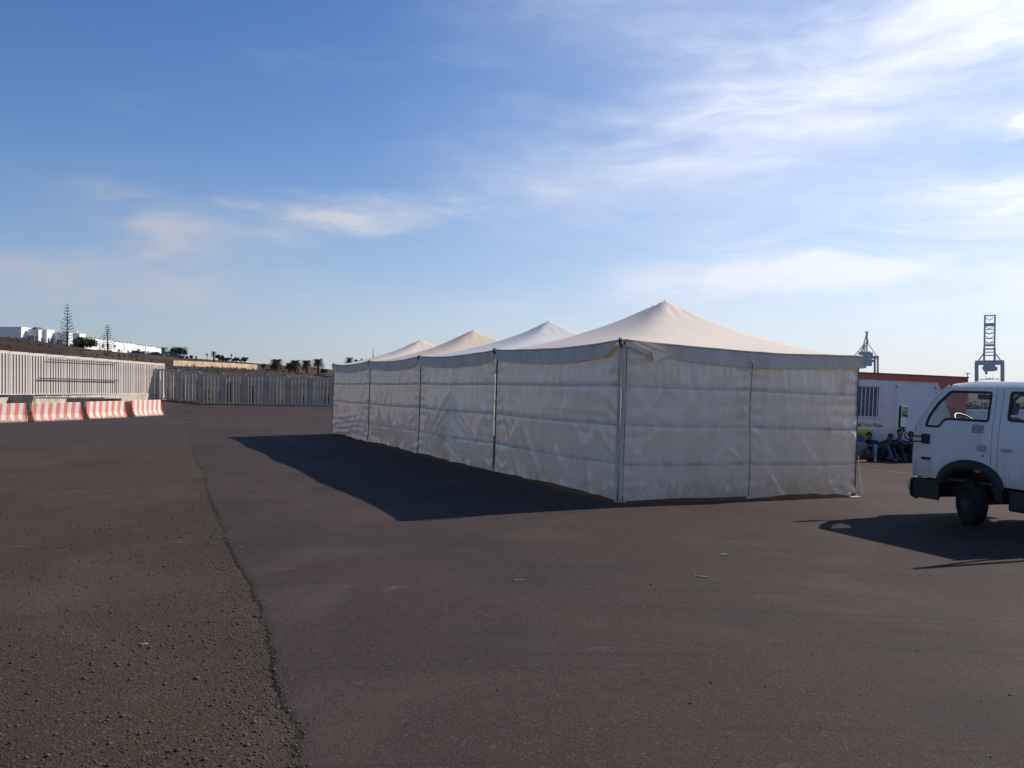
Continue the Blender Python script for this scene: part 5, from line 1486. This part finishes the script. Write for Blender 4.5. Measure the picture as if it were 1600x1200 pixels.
mb = MB(); mb.bevbox(0.42, 0.44, -0.14, 0.14, 1.86, 1.94, 0.008); mb.tube([(0.43, 0, 1.93), (0.45, 0, 2.05)], 0.01, 6); mb.build('cabin_mirror', M_blk, truck)
# door mirrors
M_mir = pmat('mirror_glass', (0.85, 0.87, 0.88), 0.03, metal=1.0)
for s in (1, -1):
    yo = s*(WID/2)
    mb = MB(); mb.bevbox(0.66, 0.78, min(yo, yo + s*0.05), max(yo, yo + s*0.05), 1.14, 1.29, 0.012); mt = mb.build('mirror_arm', M_blk, truck)
    for z0_, z1_ in ((1.25, 1.42), (1.17, 1.36)):
        mb = MB(); mb.tube([(0.74, yo + s*0.03, z0_), (0.86, yo + s*0.12, z0_ - 0.005), (0.93, yo + s*0.20, z0_ + 0.03), (0.97, yo + s*0.23, z1_)], 0.012, 6); mb.build('tube', M_blk, mt, smooth=True)
    HMm = Matrix.Translation((0.985, yo + s*0.22, 1.53)) @ Matrix.Rotation(R(-14)*s, 4, 'Z')
    mb = MB(); mb.bevbox(-0.03, 0.03, -0.07, 0.07, -0.175, 0.175, 0.025, 3, HMm); mr = mb.build('mirror', M_blk, truck)
    mb = MB(); mb.bevbox(-0.036, -0.0305, -0.055, 0.055, -0.155, 0.155, 0.002, 1, HMm); mb.build('mirror_glass', M_mir, mr)

# ------------------------------------------------------------------ litter on the asphalt
M_paper = pmat('pale_litter', (0.125, 0.105, 0.092), 0.8, 0.2, 20)
for px, py, sx_, sy_, rz, lb in ((1130, 868, 0.17, 0.10, 0.5, 'white crumpled paper scrap on asphalt before the tent front'), (1097, 902.5, 0.20, 0.05, -0.3, 'flattened grey scrap on asphalt below the white paper scrap'),
                        (812, 908, 0.15, 0.05, 0.1, 'small pale twiggy scrap on asphalt in the middle foreground'), (378, 856, 0.06, 0.03, 0.3, 'tiny white scrap near the ragged asphalt edge'), (252, 778, 0.09, 0.05, 0.2, 'tiny white scrap on the brown gravel at left')):
    p = gp(px, py, 0 if px < 300 else ASPH); root = empty('litter_scrap', tuple(p), rz); tag(root, lb, 'litter')
    A, B = np.meshgrid(np.linspace(-sx_*0.36, sx_*0.36, 12), np.linspace(-sy_*0.36, sy_*0.36, 8))
    H_ = 0.004 + 0.03*np.abs(fbm(A*25 + px, B*25, 3))
    edge = 1 + 0.3*fbm(A*9 + px, B*9 + 4, 2)
    link('sheet', grid_mesh('sheet', np.stack([A*edge, B*edge, H_], -1), M_paper), root)
p = gp(224, 1008, 0); root = empty('flat_stone', (p.x, p.y, p.z)); tag(root, 'pale flat stone lying among the gravel in the left foreground', 'stone')
bm = bmesh.new(); bmesh.ops.create_icosphere(bm, subdivisions=2, radius=1)
for v in bm.verts: v.co = Vector((v.co.x*0.035, v.co.y*0.024, v.co.z*0.010 + 0.005))*(1 + 0.25*noise.noise(v.co*2))
MB().from_bm(bm).build('body', pmat('pale_stone', (0.17, 0.135, 0.115), 0.8, 0.2, 30), root)

# ------------------------------------------------------------------ right background: harbour cranes, wall, hedge, lamp
M_crane = pmat('crane_haze_grey', (0.52, 0.54, 0.56), 0.6, 0.15, 0.2)  # steel grey lightened, distance haze put into the colour
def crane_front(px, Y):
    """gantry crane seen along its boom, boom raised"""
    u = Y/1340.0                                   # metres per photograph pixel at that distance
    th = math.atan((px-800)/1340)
    root = empty('harbour_crane', ((px-800)*u, Y, -1.0), -th); root.scale = (math.cos(th), 1, 1); tag(root, 'haze pale gantry crane with raised lattice boom, behind the truck', 'crane')
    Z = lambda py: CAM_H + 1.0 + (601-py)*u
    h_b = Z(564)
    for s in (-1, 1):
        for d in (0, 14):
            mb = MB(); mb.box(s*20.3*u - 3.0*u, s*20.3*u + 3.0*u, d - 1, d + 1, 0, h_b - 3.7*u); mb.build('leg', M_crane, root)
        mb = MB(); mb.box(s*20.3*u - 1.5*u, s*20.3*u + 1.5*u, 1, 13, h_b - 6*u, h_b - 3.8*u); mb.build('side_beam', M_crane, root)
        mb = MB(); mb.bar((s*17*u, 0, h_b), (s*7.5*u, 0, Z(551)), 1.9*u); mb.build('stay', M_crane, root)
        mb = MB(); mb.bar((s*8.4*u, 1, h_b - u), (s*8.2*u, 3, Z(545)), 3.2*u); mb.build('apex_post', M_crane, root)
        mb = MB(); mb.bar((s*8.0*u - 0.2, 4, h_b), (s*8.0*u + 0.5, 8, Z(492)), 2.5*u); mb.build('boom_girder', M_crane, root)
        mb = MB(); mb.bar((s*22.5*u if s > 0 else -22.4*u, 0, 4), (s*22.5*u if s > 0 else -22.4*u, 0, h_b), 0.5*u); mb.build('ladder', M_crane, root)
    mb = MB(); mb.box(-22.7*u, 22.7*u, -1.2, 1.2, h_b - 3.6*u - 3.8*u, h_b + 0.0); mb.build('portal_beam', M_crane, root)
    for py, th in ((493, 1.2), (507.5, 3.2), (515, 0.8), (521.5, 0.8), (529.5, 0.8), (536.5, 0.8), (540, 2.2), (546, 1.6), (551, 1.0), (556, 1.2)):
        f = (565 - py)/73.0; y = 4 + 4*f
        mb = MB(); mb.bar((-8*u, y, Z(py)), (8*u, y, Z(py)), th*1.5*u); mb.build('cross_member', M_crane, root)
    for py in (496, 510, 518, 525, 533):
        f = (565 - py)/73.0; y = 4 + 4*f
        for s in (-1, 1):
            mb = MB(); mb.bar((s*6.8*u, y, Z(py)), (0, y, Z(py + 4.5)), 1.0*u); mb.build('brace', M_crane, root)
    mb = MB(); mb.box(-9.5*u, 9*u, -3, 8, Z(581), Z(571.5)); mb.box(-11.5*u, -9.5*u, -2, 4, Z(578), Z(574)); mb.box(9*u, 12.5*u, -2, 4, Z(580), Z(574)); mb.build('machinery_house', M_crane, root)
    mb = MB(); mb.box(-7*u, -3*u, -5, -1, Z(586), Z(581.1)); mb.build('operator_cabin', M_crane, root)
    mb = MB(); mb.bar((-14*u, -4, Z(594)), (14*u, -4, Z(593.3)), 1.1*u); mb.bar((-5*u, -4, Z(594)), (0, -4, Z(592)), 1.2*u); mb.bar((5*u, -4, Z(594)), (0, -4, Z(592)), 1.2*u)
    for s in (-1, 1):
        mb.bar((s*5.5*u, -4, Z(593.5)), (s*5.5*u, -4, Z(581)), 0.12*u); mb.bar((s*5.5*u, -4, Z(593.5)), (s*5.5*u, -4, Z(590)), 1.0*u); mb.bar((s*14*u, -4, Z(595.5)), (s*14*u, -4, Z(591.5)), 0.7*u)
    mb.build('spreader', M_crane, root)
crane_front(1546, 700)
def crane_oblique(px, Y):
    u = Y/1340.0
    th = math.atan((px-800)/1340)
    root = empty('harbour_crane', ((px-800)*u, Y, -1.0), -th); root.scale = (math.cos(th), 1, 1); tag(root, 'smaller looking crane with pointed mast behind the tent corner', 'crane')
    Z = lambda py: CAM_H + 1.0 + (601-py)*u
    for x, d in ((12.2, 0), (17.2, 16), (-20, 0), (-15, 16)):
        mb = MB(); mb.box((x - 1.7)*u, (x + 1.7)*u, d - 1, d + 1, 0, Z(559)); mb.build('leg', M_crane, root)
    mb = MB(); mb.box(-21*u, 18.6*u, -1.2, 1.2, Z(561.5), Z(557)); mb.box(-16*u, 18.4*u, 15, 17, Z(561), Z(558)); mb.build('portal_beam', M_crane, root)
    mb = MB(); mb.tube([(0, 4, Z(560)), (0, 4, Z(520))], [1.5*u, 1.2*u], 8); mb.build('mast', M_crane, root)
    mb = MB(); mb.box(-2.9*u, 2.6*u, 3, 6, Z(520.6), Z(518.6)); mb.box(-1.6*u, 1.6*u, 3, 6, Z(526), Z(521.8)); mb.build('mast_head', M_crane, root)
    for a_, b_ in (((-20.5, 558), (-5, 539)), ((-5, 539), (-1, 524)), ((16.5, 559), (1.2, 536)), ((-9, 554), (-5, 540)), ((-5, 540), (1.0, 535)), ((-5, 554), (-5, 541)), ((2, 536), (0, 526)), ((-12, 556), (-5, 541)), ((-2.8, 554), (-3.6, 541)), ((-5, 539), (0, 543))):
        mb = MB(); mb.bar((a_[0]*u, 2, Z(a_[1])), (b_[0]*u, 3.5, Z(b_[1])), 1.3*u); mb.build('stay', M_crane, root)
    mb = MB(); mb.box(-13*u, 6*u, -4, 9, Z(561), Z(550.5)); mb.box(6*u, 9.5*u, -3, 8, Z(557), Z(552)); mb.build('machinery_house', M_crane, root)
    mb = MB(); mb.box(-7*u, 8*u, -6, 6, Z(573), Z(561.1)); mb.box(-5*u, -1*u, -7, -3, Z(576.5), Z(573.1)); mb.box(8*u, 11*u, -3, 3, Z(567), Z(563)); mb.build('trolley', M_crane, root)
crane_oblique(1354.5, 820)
M_hedge = leafmat('hedge', (0.055, 0.075, 0.05))
root = empty('white_boundary_wall', (28, 60, gz(28, 60))); tag(root, 'low white wall seen through the truck window', 'wall')
for k in range(6):
    mb = MB(); mb.box(k*4.0 + 0.03, k*4.0 + 3.97, 0, 0.25, -0.3, 0.95); mb.build('panel', M_hw, root)
    mb = MB(); mb.box(k*4.0 - 0.05, k*4.0 + 4.05 - 0.12, -0.05, 0.30, 0.952, 1.02); mb.build('coping', M_hw, root)
V, F = leaf_cloud([(k*1.0, random.uniform(-.3, .3), 0.75) for k in range(26)], [(0.9, 0.6, 0.85)]*26, 9000, 0.13)
root = empty('hedge', (27.5, 62.5, gz(28, 62))); tag(root, 'dark green hedge behind the low white wall', 'hedge'); quads('foliage', V, F, M_hedge, root)
b_ = at(1512, 601, 95); root = empty('lamp_post', (b_.x, b_.y, gz(b_.x, b_.y))); tag(root, 'slim lamp post between the cabin and the big crane', 'lamp post')
h = zat(585, 95) - gz(b_.x, b_.y)
mb = MB(); mb.tube([(0, 0, 0), (0, 0, h)], [0.09, 0.045], 8); mb.build('pole', M_steelp, root)
mb = MB(); mb.box(-0.22, 0.22, -0.08, 0.08, h, h + 0.08); mb.build('lamp_head', M_steelp, root)
